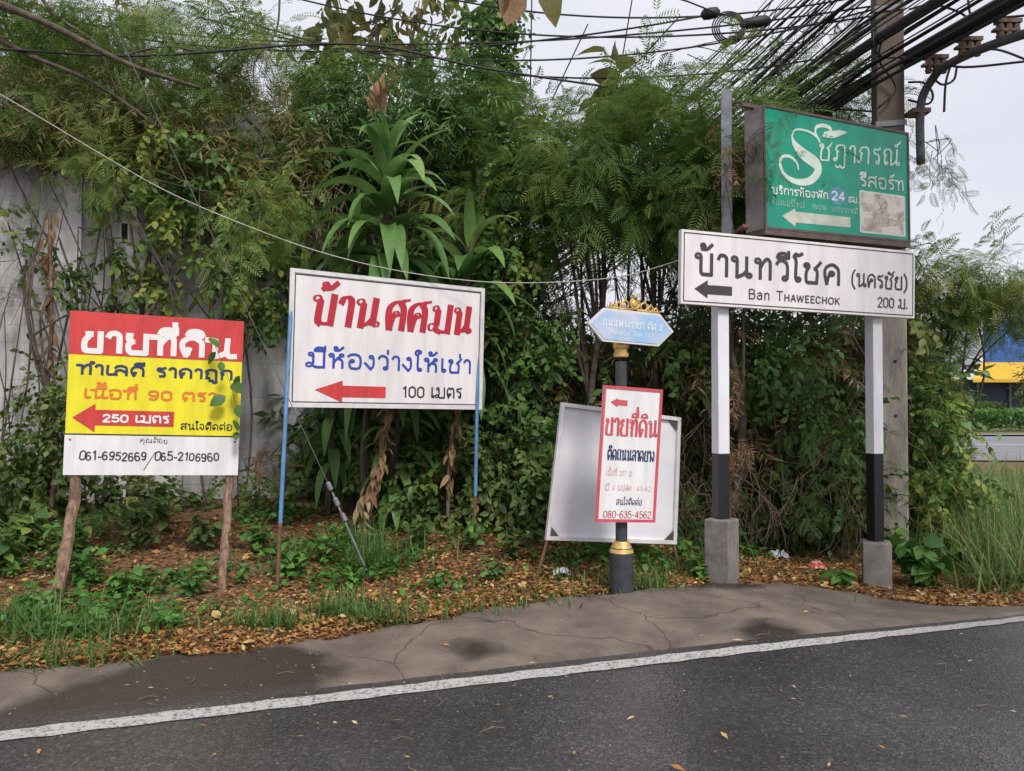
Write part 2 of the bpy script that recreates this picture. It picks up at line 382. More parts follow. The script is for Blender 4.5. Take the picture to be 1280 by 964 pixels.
# ------------------------------------------------------------------ the concrete block wall
w0 = at(0, 600, 9.0)
wd = np.array((math.cos(R(18)), math.sin(R(18)), 0)); wn = np.array((-wd[1], wd[0], 0))
ws = w0 - wd*2.5
gz = -.1
MW = Matrix(((wd[0], wn[0], 0, ws[0]), (wd[1], wn[1], 0, ws[1]), (0, 0, 1, gz), (0, 0, 0, 1)))
wall = thing('concrete_wall', 'tall whitewashed concrete block wall overgrown with creepers behind the yellow board', 'wall', MW)
def wall_mat():
    m = bpy.data.materials.new('whitewashed_blocks'); m.use_nodes = True; t, N, L = nodes(m); b = N['Principled BSDF']; b.inputs['Roughness'].default_value = .9
    tc = N.new('ShaderNodeTexCoord'); sp = N.new('ShaderNodeSeparateXYZ'); cb = N.new('ShaderNodeCombineXYZ')
    L.new(tc.outputs['Object'], sp.inputs[0]); L.new(sp.outputs['X'], cb.inputs['X']); L.new(sp.outputs['Z'], cb.inputs['Y'])
    br = N.new('ShaderNodeTexBrick'); br.inputs['Scale'].default_value = 1; br.inputs['Brick Width'].default_value = .42; br.inputs['Row Height'].default_value = .215; br.inputs['Mortar Size'].default_value = .005; br.inputs['Mortar Smooth'].default_value = .4
    br.inputs['Color1'].default_value = (.64, .64, .67, 1); br.inputs['Color2'].default_value = (.59, .59, .62, 1); br.inputs['Mortar'].default_value = (.54, .535, .55, 1)
    L.new(cb.outputs[0], br.inputs['Vector'])
    mp = N.new('ShaderNodeMapping'); mp.inputs['Scale'].default_value = (2.2, 1, .5); L.new(tc.outputs['Object'], mp.inputs[0])
    nz = N.new('ShaderNodeTexNoise'); nz.inputs['Scale'].default_value = 1.6; nz.inputs['Detail'].default_value = 7; nz.inputs['Roughness'].default_value = .65; L.new(mp.outputs[0], nz.inputs[0])
    cr = N.new('ShaderNodeValToRGB'); e = cr.color_ramp.elements; e[0].position = .36; e[0].color = (.24, .22, .20, 1); e[1].position = .64; e[1].color = (1, 1, 1, 1)
    L.new(nz.outputs['Fac'], cr.inputs['Fac'])
    mx = N.new('ShaderNodeMixRGB'); mx.blend_type = 'MULTIPLY'; mx.inputs['Fac'].default_value = .85
    L.new(br.outputs['Color'], mx.inputs['Color1']); L.new(cr.outputs['Color'], mx.inputs['Color2']); L.new(mx.outputs['Color'], b.inputs['Base Color'])
    bp = N.new('ShaderNodeBump'); bp.inputs['Strength'].default_value = .5; bp.inputs['Distance'].default_value = .01; L.new(br.outputs['Fac'], bp.inputs['Height']); bp.invert = True; L.new(bp.outputs[0], b.inputs['Normal'])
    return m
MB().box(-6, 8.2, 0, .2, 0, 5.35).build('block_wall', wall_mat(), wall)
MB().box(-6, 8.2, -.09, -.002, 4.60, 4.72).build('ledge', M['concrete'], wall, bevel=.01)
for px in (72, -60, 480):
    p = at(px, 400, 9.0); x = 2.5 + (p[0]-w0[0])/.951*1.02
    MB().box(x-.13, x+.13, -.05, -.003, 0, 4.6).build('pilaster', M['plaster'] if 'plaster' in M else M.setdefault('plaster', mat('plaster', (.55, .55, .58), .9, .25, 4, .2)), wall)
for (px, py) in ((117, 259), (85, 285), (156, 290), (191, 262), (225, 292), (60, 330)):
    # a slot in the wall where that pixel's ray meets the wall plane
    a = at(px, py, 1.0); d = a - np.array((0, 0, EYE)); k = np.dot(ws - np.array((0, 0, EYE)), wn)/np.dot(d, wn)
    p = np.array((0, 0, EYE)) + d*k; x = float(np.dot(p-ws, wd)); z = float(p[2]-gz)
    fr = MB()
    for (a0, a1, b0, b1) in ((-.055, .055, .10, .125), (-.055, .055, -.125, -.10), (-.055, -.035, -.10, .10), (.035, .055, -.10, .10)):
        fr.box(x+a0, x+a1, -.022, -.002, z+b0, z+b1)
    f = fr.build('vent_slot', M['plaster'], wall)
    MB().box(x-.034, x+.034, -.006, -.003, z-.099, z+.099).build('slot_shade_panel', M['hole_shade_seam'], f)  # flat dark panel; the slot's shade is put into its colour

# ------------------------------------------------------------------ far buildings and hedges
def far_box(p0, p1, y0, y1, z0, z1): return MB().box(p0, p1, y0, y1, z0, z1)
Y = 62.0
xa, xb = at(1230, 500, Y)[0], at(1500, 500, Y)[0]; zt = at(1230, 400, Y)[2]
bb = thing('shop_building', 'blue fronted shop building with yellow awning across the far road', 'building', (xa, Y, -.3))
far_box(xa, xb, Y, Y+12, at(0, 455, Y)[2], zt).build('facade', mat('blue_facade', (.03, .11, .36), .5, .08, .3), bb, world=True)
far_box(xa-.3, xa-.01, Y-.05, Y+12, at(0, 455, Y)[2], zt+.2).build('white_edge', M['white_board'], bb, world=True)
V = [at(1216, 474, Y-1.6), at(1500, 474, Y-1.6), at(1500, 453, Y-.02), at(1228, 453, Y-.02)]
V = V + [v + np.array((0, .0, -.25)) for v in V]
obj('awning', V, [(0, 1, 2, 3), (7, 6, 5, 4), (0, 4, 5, 1), (1, 5, 6, 2), (2, 6, 7, 3), (3, 7, 4, 0)], mat('yellow_awning', (.62, .38, .03), .6, .12, 1), bb, world=True)
far_box(xa-4, xb, Y+1.2, Y+1.4, -.4, at(0, 472, Y)[2]).build('shopfront', mat('dark_blue_front', (.035, .05, .11), .5, .25, .4), bb, world=True)
for k in range(5): far_box(xa-2.5+k*2.6, xa-2.35+k*2.6, Y+1.0, Y+1.19, -.4, at(0, 474, Y)[2]).build('mullion', M['galv'], bb, world=True)
x2 = at(1150, 500, Y)[0]
wb = thing('shop_building', 'low white canopied shop beside the blue shop across the far road', 'building', (x2, Y, -.3))
far_box(x2, xa-1.1, Y-1.2, Y+.4, at(0, 475, Y)[2], at(0, 470, Y)[2]).build('canopy', M['white_board'], wb, world=True)
far_box(x2, xa-.5, Y+2.0, Y+10, -.4, at(0, 452, Y)[2]).build('wall', mat('shop_wall', (.20, .22, .27), .7, .2, .5), wb, world=True)
for k in range(7): far_box(x2+.4+k*.9, x2+.95+k*.9, Y+1.93, Y+1.99, at(0, 466, Y)[2], at(0, 456, Y)[2]).build('sign_board', M['white_board'], wb, world=True)
# ------------------------------------------------------------------ lettering: a small stroke alphabet
# per glyph: advance width, strokes; point "x,y", "!" marks a corner, "@cx,cy,r,a0,da" is a loop
GL = {
'ก': (74, ["12,0! 12,50! 21,60! 7,70 16,92 38,100 57,92 62,70 62,0!"]),
'ถ': (76, ["@24,11,9,0,360 33,11 @24,11,9,180,1 15,11! 14,50! 22,60! 8,70 17,92 39,100 58,92 63,70 63,0!"]),
'ภ': (76, ["@9,11,9,180,360 @9,11,9,0,1 18,11! 18,50! 25,60! 11,70 19,92 41,100 59,92 64,70 64,0!"]),
'ฎ': (78, ["@9,11,9,180,360 @9,11,9,0,1 18,11! 18,50! 25,60! 11,70 19,92 41,100 59,92 64,70 64,-34! 52,-40 38,-28! 26,-38 14,-28"]),
'ข': (70, ["@17,86,10,180,-360 @17,86,10,0,1 27,86 23,72 16,56 14,30 16,4 24,0! 58,0! 58,100!"]),
'ช': (78, ["@17,86,10,180,-360 @17,86,10,0,1 27,86 23,72 16,56 14,30 16,4 24,0! 58,0! 60,56 50,72! 60,84 74,106!"]),
'บ': (78, ["@15,88,10,0,360 25,88! 25,14 32,0! 64,0! 64,100!"]),
'ป': (78, ["@15,88,10,0,360 25,88! 25,14 32,0! 64,0! 64,140!"]),
'น': (84, ["@15,88,10,0,360 25,88! 25,0! 36,6 50,16 62,34!", "62,100! 62,12 @72,11,9,180,360"]),
'ม': (92, ["@22,88,10,0,360 32,88! 32,32! 28,22 @14,16,13,20,-360 34,6 46,0! 80,0! 80,100!"]),
'ท': (78, ["@15,88,10,0,360 25,88! 25,0! 25,52! 38,84 52,100 62,88 64,70 64,0!"]),
'ห': (80, ["@15,88,10,0,360 25,88! 25,0!", "25,34! 42,66 56,80 @61,89,9,-100,340", "44,64! 58,58 65,42 65,0!"]),
'า': (46, ["6,80 12,96 24,100 34,92 37,76 37,0!"]),
'ย': (74, ["@24,88,9,0,360 15,88 12,74 24,60! 13,46 12,20 18,2 26,0! 62,0! 62,100!"]),
'ด': (76, ["@30,34,10,90,-360 @30,34,10,180,1 20,34 24,14 18,0! 8,40 10,78 36,100 60,82 65,56 65,0!"]),
'ต': (76, ["@30,34,10,90,-360 @30,34,10,180,1 20,34 24,14 18,0! 8,40 9,76 22,98 37,84! 50,99 62,84 65,56 65,0!"]),
'ค': (76, ["@36,54,10,0,360 @36,54,10,200,1 26,50 20,24 16,0! 8,44 11,80 37,100 60,84 65,60 65,0!"]),
'ศ': (80, ["@36,54,10,0,360 @36,54,10,200,1 26,50 20,24 16,0! 8,44 11,80 37,100 58,86 64,60 64,0!", "52,88! 60,104 78,110"]),
'ล': (76, ["@20,12,10,0,360 @20,12,10,180,1 10,14 12,40 28,56 44,50 58,34 64,20!", "8,76 18,94 36,100 56,92 64,66 64,0!"]),
'ส': (78, ["@20,12,10,0,360 @20,12,10,180,1 10,14 12,40 28,56 44,50 58,34 64,20!", "8,76 18,94 36,100 56,92 64,66 64,0!", "46,90! 58,98 74,112"]),
'ร': (58, ["@36,11,9,0,360 45,11 44,40 38,56 16,66 10,80 18,94 30,88 50,100!"]),
'ว': (62, ["6,80 14,95 28,100 44,88 49,60 48,11 @39,11,9,0,-360"]),
'ง': (58, ["@34,88,9,0,360 43,88 46,50 43,20 32,0! 18,22 4,44!"]),
'จ': (64, ["6,82 16,97 30,100 46,86 51,54 46,14 36,0! 28,14 22,32 @13,36,9,-20,360"]),
'ณ': (112, ["@22,11,9,0,360 31,11 @22,11,9,180,1 13,11! 12,50! 20,60! 7,70 14,92 32,100 48,92 53,70 53,0! 66,6 80,20 90,36!", "90,100! 90,12 @100,11,9,180,360"]),
'พ': (92, ["@15,88,10,0,360 25,88! 29,0! 50,72! 70,0! 80,100!"]),
'อ': (74, ["@24,52,9,0,360 @24,52,9,180,1 15,52 12,28 18,4 28,0 50,0 61,14 64,60 56,90 36,100 16,96 6,84"]),
'ะ': (44, ["@14,66,8,180,360 6,66 22,54 38,80", "@14,22,8,180,360 6,22 22,10 38,36"]),
'ใ': (40, ["@26,11,9,0,360 @26,11,9,180,1 17,11! 17,112! 4,130 10,150 24,152 32,142 26,132 18,134"]),
'โ': (36, ["@24,11,9,0,360 @24,11,9,180,1 15,11! 15,106 6,124 14,138 24,132 40,142!"]),
'เ': (34, ["12,100! 12,11 @21,11,9,180,360"]),
'แ': (66, ["12,100! 12,11 @21,11,9,180,360", "44,100! 44,11 @53,11,9,180,360"]),
# marks: zero advance, drawn back over the letter before
'ั': (0, ["@-40,122,7,90,-360 @-40,122,7,0,1 -33,118 -22,112 -8,118 2,136"]),
'ิ': (0, ["-54,114! -48,130 -30,136 -14,128 -10,114! -54,114!"]),
'ี': (0, ["-54,114! -48,130 -30,136 -14,128 -10,114! -54,114!", "-9,114! -9,146!"]),
'ื': (0, ["-54,114! -48,130 -30,136 -14,128 -10,114! -54,114!", "-9,114! -9,146!", "-22,126! -22,146!"]),
'ุ': (0, ["@-19,-16,7,0,360 -12,-16! -12,-44!"]),
'ู': (0, ["@-37,-16,7,0,360 -30,-16! -28,-40 -20,-42 -12,-38 -12,-12!"]),
'่': (0, ["-12,116! -12,142!"]),
'้': (0, ["@-46,140,7,0,360 -39,138 -50,123! -30,124 -12,146"]),
'์': (0, ["@-28,126,8,60,360 -22,134 -12,140 -2,154"]),
'๊': (0, ["@-12,122,9,0,360"]),   # small ring, used for the am vowel
'0': (66, ["33,100 10,84 8,50 10,16 33,0 56,16 58,50 56,84 33,100"]),
'1': (46, ["12,80! 30,100! 30,0!"]),
'2': (64, ["9,76 16,94 34,100 54,88 54,66 32,34 8,0! 58,0!"]),
'3': (64, ["8,84 30,100 54,84 50,60 28,54! 54,46 58,20 34,0 7,16"]),
'4': (66, ["44,0! 44,100! 6,28! 60,28!"]),
'5': (64, ["54,100! 16,100! 12,56! 34,64 56,48 56,18 32,0 7,14"]),
'6': (64, ["52,90 34,100 14,80 8,40 14,10 33,0 54,14 54,44 34,58 12,44"]),
'7': (62, ["6,100! 56,100! 24,0!"]),
'8': (66, ["33,53 12,66 14,90 33,100 52,90 54,66 33,53 10,38 10,10 33,0 56,10 56,38 33,53"]),
'9': (64, ["54,56 34,42 12,54 10,86 32,100 52,88 56,60 50,20 34,0 12,10"]),
'-': (44, ["8,44! 36,44!"]), '.': (26, ["10,0! 10,11!"]), '/': (52, ["44,130! 6,-40!"]),
'(': (36, ["30,124 12,90 8,50 12,10 30,-22"]), ')': (36, ["6,124 24,90 28,50 24,10 6,-22"]),
' ': (40, []),
'B': (66, ["12,0! 12,100! 40,100 54,88 52,64 38,54! 12,54!", "38,54! 58,46 58,14 42,0! 12,0!"]),
'T': (62, ["31,0! 31,100!", "4,100! 58,100!"]),
'H': (74, ["12,0! 12,100!", "62,0! 62,100!", "12,52! 62,52!"]),
'A': (66, ["4,0! 33,100! 62,0!", "14,34! 52,34!"]),
'W': (92, ["4,100! 25,0! 46,92! 67,0! 88,100!"]),
'E': (60, ["54,0! 12,0! 12,100! 54,100!", "12,52! 48,52!"]),
'C': (70, ["62,80 38,100 12,82 8,50 12,18 38,0 62,20"]),
'O': (76, ["38,100 12,86 8,50 12,14 38,0 64,14 68,50 64,86 38,100"]),
'K': (68, ["12,0! 12,100!", "60,100! 14,42!", "28,58! 62,0!"]),
'N': (76, ["12,0! 12,100! 64,0! 64,100!"]),
'a': (56, ["10,58 28,70 46,58 46,0!", "46,42! 22,40 9,22 16,2 32,0 46,16"]),
'n': (60, ["12,0! 12,70!", "12,48! 26,68 42,66 48,50 48,0!"]),
'h': (60, ["12,0! 12,100!", "12,48! 26,68 42,66 48,50 48,0!"]),
}
UPPER = set('ัิีื'); TONES = set('่้์'); MARKS = UPPER | TONES | set('ุู๊')

def stroke_points(s, loops):
    """split a stroke into smooth runs of points at its corners"""
    pts = []
    toks = s.split()
    for k, tk in enumerate(toks):
        if tk[0] == '@':
            cx, cy, r, a0, da = (float(v) for v in tk[1:].split(','))
            if not loops and abs(da) > 90 and cy < 110:
                sgn = 1 if len(pts) == 0 else -1
                if r > 6 and abs(cy) < 112:      # a plain serif stub instead of the loop
                    far = (cx - 1.7*r*math.cos(math.radians(a0)), cy + (4 if cy > 60 else -4))
                    if sgn == 1: pts.append((far[0], far[1], True)); pts.append((cx, far[1], False))
                    else: pts.append((far[0], far[1], True))
                continue
            n = max(1, int(abs(da)/18))
            for i in range(n + 1):
                a = math.radians(a0 + da*i/n)
                pts.append((cx + r*math.cos(a), cy + r*math.sin(a), None))
        else:
            c = tk.endswith('!'); x, y = tk.rstrip('!').split(',')
            pts.append((float(x), float(y), c))
    runs, cur = [], []
    for p in pts:
        if cur and abs(cur[-1][0]-p[0]) < .3 and abs(cur[-1][1]-p[1]) < .3: continue
        cur.append(p)
        if p[2] and len(cur) > 1: runs.append(cur); cur = [p]
    if len(cur) > 1: runs.append(cur)
    out = []
    for r in runs:
        P = [np.array(p[:2]) for p in r]
        if len(P) == 2: out.append((P, [0, 0])); continue
        Q, L = [], []
        E = [2*P[0]-P[1]] + P + [2*P[-1]-P[-2]]
        for i in range(1, len(E)-2):
            if r[i-1][2] is None and r[i][2] is None: Q.append(E[i]); L.append(1); continue
            p0, p1, p2, p3 = E[i-1:i+3]
            n = max(3, int(np.linalg.norm(p2-p1)/9))
            for k in range(n):
                t = k/n; L.append(1 if r[i-1][2] is None and k == 0 else 0)
                Q.append(.5*((2*p1) + (-p0+p2)*t + (2*p0-5*p1+4*p2-p3)*t*t + (-p0+3*p1-3*p2+p3)*t**3))
        Q.append(P[-1]); L.append(1 if r[-1][2] is None else 0); out.append((Q, L))
    return out

def layout(text, track=6, small=None):
    """glyph runs in em units -> list of polylines, total width"""
    x, out, up = 0.0, [], False
    for k, ch in enumerate(text):
        sc = 1.0
        if small and small[0] <= k < small[1]: sc = small[2]
        if ch == 'ำ':
            out.append(('๊', x, 0, 1.0)); out.append(('า', x, 0, 1.0)); x += GL['า'][0] + track; up = False; continue
        dy = 0
        if ch in TONES:
            nxt = text[k+1] if k+1 < len(text) else ''
            dy = 30 if up else (22 if nxt == 'ำ' else 0)
        out.append((ch, x - (track if ch in MARKS else 0), dy, sc))
        if ch in UPPER: up = True
        elif ch not in MARKS: up = False
        if ch not in MARKS: x += GL[ch][0]*sc + track
    return out, x - track

def lettering(name, text, P, u0, u1, v0, v1, mat, w=13, loops=True, contrast=0.0, slant=0.0, track=6, small=None, dv=0.0, tilt=0, lift=.003, loopw=.8, shaky=0):
    """text on panel P: u along its width, v down from its top; v0 = top of the letters, v1 = baseline, dv = rise of the baseline"""
    items, W = layout(text, track, small)
    sx = (u1-u0)*P['w']/W; sy = (v1-v0)*P['h']/(100.0+w*.8)
    hw = w*.5*sy; V, F = [], []; last = None
    pen = math.radians(12)
    q = 0
    r_ = np.random.default_rng(len(text))
    for ch, x, dy, sc in items:
        if ch == ' ' and F: last = obj(name, V, F, mat, P['o']); V, F = [], []
        dy = dy + w*.4 + (r_.normal(0, 5) if shaky else 0); sl = slant + (r_.normal(0, .08) if shaky else 0); sc = sc*(1 + (r_.normal(0, .08) if shaky else 0))
        for s in GL[ch][1]:
            for run, isl in stroke_points(s, loops):
                pts = []
                for p in run:
                    py = p[1]*sc + dy
                    X = u0*P['w'] + (x + p[0]*sc + sl*py)*sx
                    Y = P['h']*(1-v1) + py*sy + dv*P['h']*((X/P['w']-u0)/(u1-u0))
                    pts.append(np.array((X, Y)))
                n = len(pts); q += 1
                if n < 2: continue
                tang = [pts[min(i+1, n-1)] - pts[max(i-1, 0)] for i in range(n)]
                tang = [t/(np.linalg.norm(t)+1e-9) for t in tang]
                ends = []
                pts[0] = pts[0] - tang[0]*hw*.55; pts[-1] = pts[-1] + tang[-1]*hw*.55
                b = len(V)
                for i in range(n):
                    t = tang[i]; nn = np.array((-t[1], t[0]))
                    ang = math.atan2(t[1], t[0])
                    k = (1.0 - contrast*(1-abs(math.sin(ang-pen))))*(loopw if isl[i] else 1)
                    z = -lift - .00013*(q % 9) - .00004*i/n
                    for sg in (1, -1):
                        c = pts[i] + sg*nn*hw*k
                        V.append((c[0], z, c[1]))
                    if i: F.append((b+2*i-2, b+2*i-1, b+2*i+1, b+2*i))
    return obj(name, V, F, mat, P['o']) if F else last

def flat_shape(name, poly, P, mat, lift=.004, th=.0):
    """a filled outline on the panel, given in u, v"""
    V = [(u*P['w'], -lift, (1-v)*P['h']) for u, v in poly]
    return obj(name, V, [tuple(range(len(V)))], mat, P['o'])

def arrow(P, tip, head_u, hv0, hv1, end_u, bv0, bv1, mat, tilt=0.0, lift=.004):
    f = lambda u, v: (u, v + tilt*(u-tip[0]))
    return flat_shape('arrow', [f(*tip), f(head_u, hv1), f(head_u, bv1), f(end_u, bv1), f(end_u, bv0), f(head_u, bv0), f(head_u, hv0)], P, mat, lift)
# ------------------------------------------------------------------ signs
def frame(tl, tr, br, bl, dl, dr):
    """axes, width and height of a board whose corners are seen at these pixels, left edge at depth dl, right edge at dr"""
    a, b, c, d = at(*bl, dl), at(*br, dr), at(*tl, dl), at(*tr, dr)
    X = Vector((b-a) + (d-c)); w_ = X.length/2; X.normalize()
    Z = Vector((c-a) + (d-b)); Z -= X*Z.dot(X); h_ = Z.length/2; Z.normalize()
    Y = Z.cross(X)
    ctr = Vector((a+b+c+d)/4); o = ctr - X*w_/2 - Z*h_/2
    m = Matrix(((X.x, Y.x, Z.x, o.x), (X.y, Y.y, Z.y, o.y), (X.z, Y.z, Z.z, o.z), (0, 0, 0, 1)))
    return m, w_, h_
def sign_root(name, label, cat, m, w_, base_z=None):
    c = m @ Vector((w_/2, 0, 0)); z = float(g(c.x, c.y)) if base_z is None else base_z
    r = thing(name, label, cat, (c.x, c.y, z)); return r
def board(root, name, m, w_, h_, th, material, bevel=.003):
    o = MB().box(0, w_, 0, th, 0, h_).build(name, material, root, bevel=bevel)
    place(o, WM[root.name].inverted() @ m); return o
def rim(parent, name, w_, h_, a, wd_, th, material, y=-.002):
    """a flat border line of width wd_, a in from the edges"""
    mb = MB()
    mb.box(a, w_-a, y-th, y, h_-a-wd_, h_-a); mb.box(a, w_-a, y-th, y, a, a+wd_)
    mb.box(a, a+wd_, y-th, y, a+wd_, h_-a-wd_); mb.box(w_-a-wd_, w_-a, y-th, y, a+wd_, h_-a-wd_)
    return mb.build(name, material, parent)
def crooked(p0, p1, r0, r1, n=12, j=.006):
    pts = bez(p0, p1, 0, n, j); return pts, [r0+(r1-r0)*i/n*(1) + random.uniform(-.003, .003) for i in range(n+1)]

# 1. land for sale: red, yellow and white board on two tree branches
m, W1, H1 = frame((89, 388), (306, 403), (296, 593), (78, 594), 6.22, 6.66)
s1 = sign_root('land_sale_sign', 'red and yellow board with white strip below, nailed to two rough branches', 'sign', m, W1)
b1 = board(s1, 'board', m, W1, H1, .02, M['yellow']); P1 = dict(w=W1, h=H1, o=b1)
def band(P, name, v0, v1, material, y=.0015, u0=0, u1=1): return MB().box(u0*P['w']-.001, u1*P['w']+.001, -y-.002, -y+.0005, (1-v1)*P['h'], (1-v0)*P['h']).build(name, material, P['o'])
band(P1, 'red_band', -.002, .262, M['red']); wb1 = band(P1, 'white_strip', .757, 1.002, M['white_board'], .006)
band(P1, 'dark_seam', .748, .757, M['hole_shade_seam'], .001)
lettering('lettering', 'ขายที่ดิน', P1, .055, .95, .11, .252, M['white_letter'], w=30, loops=False, lift=.006, track=4)
lettering('lettering', 'ทำเลดี ราคาถูก', P1, .05, .95, .318, .388, M['navy'], w=27, loops=False)
lettering('lettering', 'เนื้อที่ 90 ตรว.', P1, .09, .90, .468, .533, M['orange_letter'], w=26, loops=False)
arrow(P1, (.035, .65), .16, .562, .738, .605, .60, .695, M['red'])
lettering('lettering', '250 เมตร', P1, .20, .58, .625, .677, M['white_letter'], w=26, loops=False, lift=.007)
lettering('lettering', 'สนใจติดต่อ', P1, .645, .955, .672, .714, M['ink'], w=19)
lettering('lettering', 'คุณต้อย', P1, .415, .58, .772, .80, M['marker'], w=13, lift=.010, shaky=1)
lettering('lettering', '061-6952669', P1, .08, .46, .855, .912, M['marker'], w=17, lift=.010, shaky=1)
lettering('lettering', '/', P1, .435, .52, .875, .945, M['marker'], w=7, lift=.010)
lettering('lettering', '065-2106960', P1, .50, .885, .855, .912, M['marker'], w=17, lift=.010, shaky=1)
for u in (.03, .975): MB().lathe([(.008, 0), (.007, .004), (.003, .006)], 8, Matrix.Translation((u*W1, -.009, .215*H1)) @ Matrix.Rotation(R(90), 4, 'X')).build('screw', M['rust'], b1)
for (pt, pb, r0, r1) in (((88, 560), (70, 752), .046, .042), ((289, 560), (277, 740), .036, .031)):
    gp = ground(*pb); top = at(*pt, gp[1]+.12); gp[2] -= .08; top[1] += .0
    pts, rr = crooked(gp, top, r0, r1, 14, .005)
    # keep the branch just behind the board
    inv = WM[b1.name].inverted(); q = []
    for p_ in pts:
        v = inv @ Vector(p_)
        q.append(v)
    dy = .024 + r1*1.1 - q[-1].y
    for i, v in enumerate(q): v.y += dy*ss(.0, .7, i/14); 
    pts = [WM[b1.name] @ v for v in q]
    MB().tube(pts, rr, 9, rough=.10).build('branch_post', M['wood'], s1, world=True, smooth=False)

# 2. white board with red and blue writing on blue steel pipes
m, W2, H2 = frame((364, 335), (606, 362), (601, 511), (358, 509), 6.62, 7.62)
s2 = sign_root('room_rental_sign', 'large white board with crimson heading, blue line and red arrow on thin blue pipes', 'sign', m, W2)
b2 = board(s2, 'board', m, W2, H2, .03, M['off_white']); P2 = dict(w=W2, h=H2, o=b2)
rim(b2, 'frame', W2, H2, -.004, .035, .008, M['frame_white'], .0005)
rim(b2, 'border_line', W2, H2, .038, .009, .001, M['ink'])
lettering('lettering', 'บ้าน', P2, .085, .425, .15, .405, M['crimson'], w=27, contrast=.68, slant=.12, track=4, loopw=.42)
lettering('lettering', 'ศศมน', P2, .455, .925, .15, .405, M['crimson'], w=27, contrast=.68, slant=.12, track=4, loopw=.42)
lettering('lettering', 'มีห้องว่างให้เช่า', P2, .08, .935, .592, .713, M['blue_letter'], w=18)
arrow(P2, (.125, .872), .255, .80, .964, .47, .837, .923, M['red'])
lettering('lettering', '100 เมตร', P2, .555, .885, .826, .918, M['ink'], w=16)
for (pt, pb) in (((361, 500), (346, 738)), ((598, 505), (593, 705))):
    gp = ground(*pb) if pb[0] < 400 else at(593, 700, 7.5)
    top = at(*pt, gp[1])
    inv = WM[b2.name].inverted(); a = inv @ Vector(top); a.y = .05; a.z = H2*.9; a.x = .03 if pb[0] < 400 else W2-.03
    a = WM[b2.name] @ a; k = .0
    b_ = np.array(gp); b_[2] = float(g(b_[0], b_[1]))-.05
    a = np.array(a); mid = a*.72 + b_*.28 if False else b_ + (a-b_)*.22
    pl = MB().tube([b_, mid], .017, 10).build('rusty_pipe_foot', M['rust'], s2, world=True)
    MB().tube([mid, a], .0175, 10).build('blue_pipe', M['blue_paint'], s2, world=True)

# 3. street name sign on a dark pole
gp = ground(777, 741); YS = gp[1]
st = thing('street_name_sign', 'pale blue hexagonal street name plate with gold crest on dark pole', 'sign', gp)
zz = lambda py: at(782, py, YS)[2] - gp[2]
rr = .085*6.4/YS
MB().lathe([(.098, -.05), (.098, zz(690)), (.085, zz(684))], 24).build('pole_base', M['dark_pole'], st, smooth=False)
MB().lathe([(.090, zz(691)+.004), (.098, zz(690)), (.09, zz(686)), (.072, zz(680)), (.06, zz(676))], 24).build('gold_collar', M['gold'], st)
MB().lathe([(.048, zz(690)), (.047, zz(452))], 18).build('pole', M['dark_pole'], st)
MB().lathe([(.05, zz(447)+.0), (.062, zz(446)), (.062, zz(442)), (.054, zz(441)), (.054, zz(437)), (.066, zz(435)), (.066, zz(428)), (.03, zz(424))], 20).build('gold_capital', M['gold'], st)
m, W3, H3 = frame((734, 386), (834, 393), (834, 437), (734, 424), YS-.17, YS+.12)
top = m
hexo = MB(); W3 = W3*1.06; ch = H3*.52*1.0
def hexpoly(ins):
    k = ch*(1)
    return [(ins*1.25, H3/2), (k+ins*.4, ins), (W3-k-ins*.4, ins), (W3-ins*1.25, H3/2), (W3-k-ins*.4, H3-ins), (k+ins*.4, H3-ins)]
hexo.prism(hexpoly(0)[::1], 0, .03)
plate = hexo.build('plate', M['frame_white'], st); place(plate, WM[st.name].inverted() @ m @ Matrix.Translation((-.03*W3, -.06, -.0)))
face_m = mat('faded_blue_enamel', (.30, .50, .74), .35, .1, 3.2, col2=(.58, .60, .72), lo=.38, hi=.62)
MB().prism(hexpoly(.018), -.004, -.001).build('face', face_m, plate)
P3 = dict(w=W3, h=H3, o=plate)
M['faded_white'] = mat('faded_white_letter', (.80, .84, .92), .5, .05)
lettering('lettering', 'ถนนพระราชา ตัด 2', P3, .16, .86, .33, .53, M['faded_white'], w=13, lift=.006)
lettering('lettering', 'THANON THA TAT', P3, .22, .76, .64, .78, M['faded_white'], w=10, lift=.006)
# gold crest along the top edge of the plate
cr = MB()
def ring(cx, cz, r, tr, n=14, a0=0, a1=360):
    cr.tube([(cx + r*math.cos(R(a0+(a1-a0)*i/n)), .012, cz + r*math.sin(R(a0+(a1-a0)*i/n))) for i in range(n+1)], tr, 6)
xc = W3*.53
ring(xc, H3+.060, .040, .010); cr.lathe([(.034, -.006), (.034, .006), (.02, .012)], 16, Matrix.Translation((xc, .012, H3+.060)) @ Matrix.Rotation(R(90), 4, 'X'))
cr.lathe([(.020, H3+.10), (.014, H3+.118), (.017, H3+.125), (.006, H3+.14), (.002, H3+.168)], 10, Matrix.Translation((xc, .012, 0)))
for sg in (-1, 1):
    for (d_, h_, r_) in ((.088, .044, .030), (.150, .034, .022), (.200, .022, .016)):
        ring(xc+sg*d_, H3+h_, r_, .0085, 12, 90-sg*160, 90+sg*140)
        cr.tube([(xc+sg*(d_+r_*.3), .012, H3+h_+r_*.8), (xc+sg*(d_-.004), .012, H3+h_+r_*1.3), (xc+sg*(d_+.010), .012, H3+h_+r_*1.9)], [.008, .007, .002], 6)
    cr.tube([(xc+sg*.02, .012, H3+.012), (xc+sg*.12, .012, H3+.008), (xc+sg*.235, .012, H3+.012), (xc+sg*.255, .012, H3+.03)], [.012, .012, .009, .003], 6)
cr.build('gold_crest', M['gold'], plate, smooth=True)
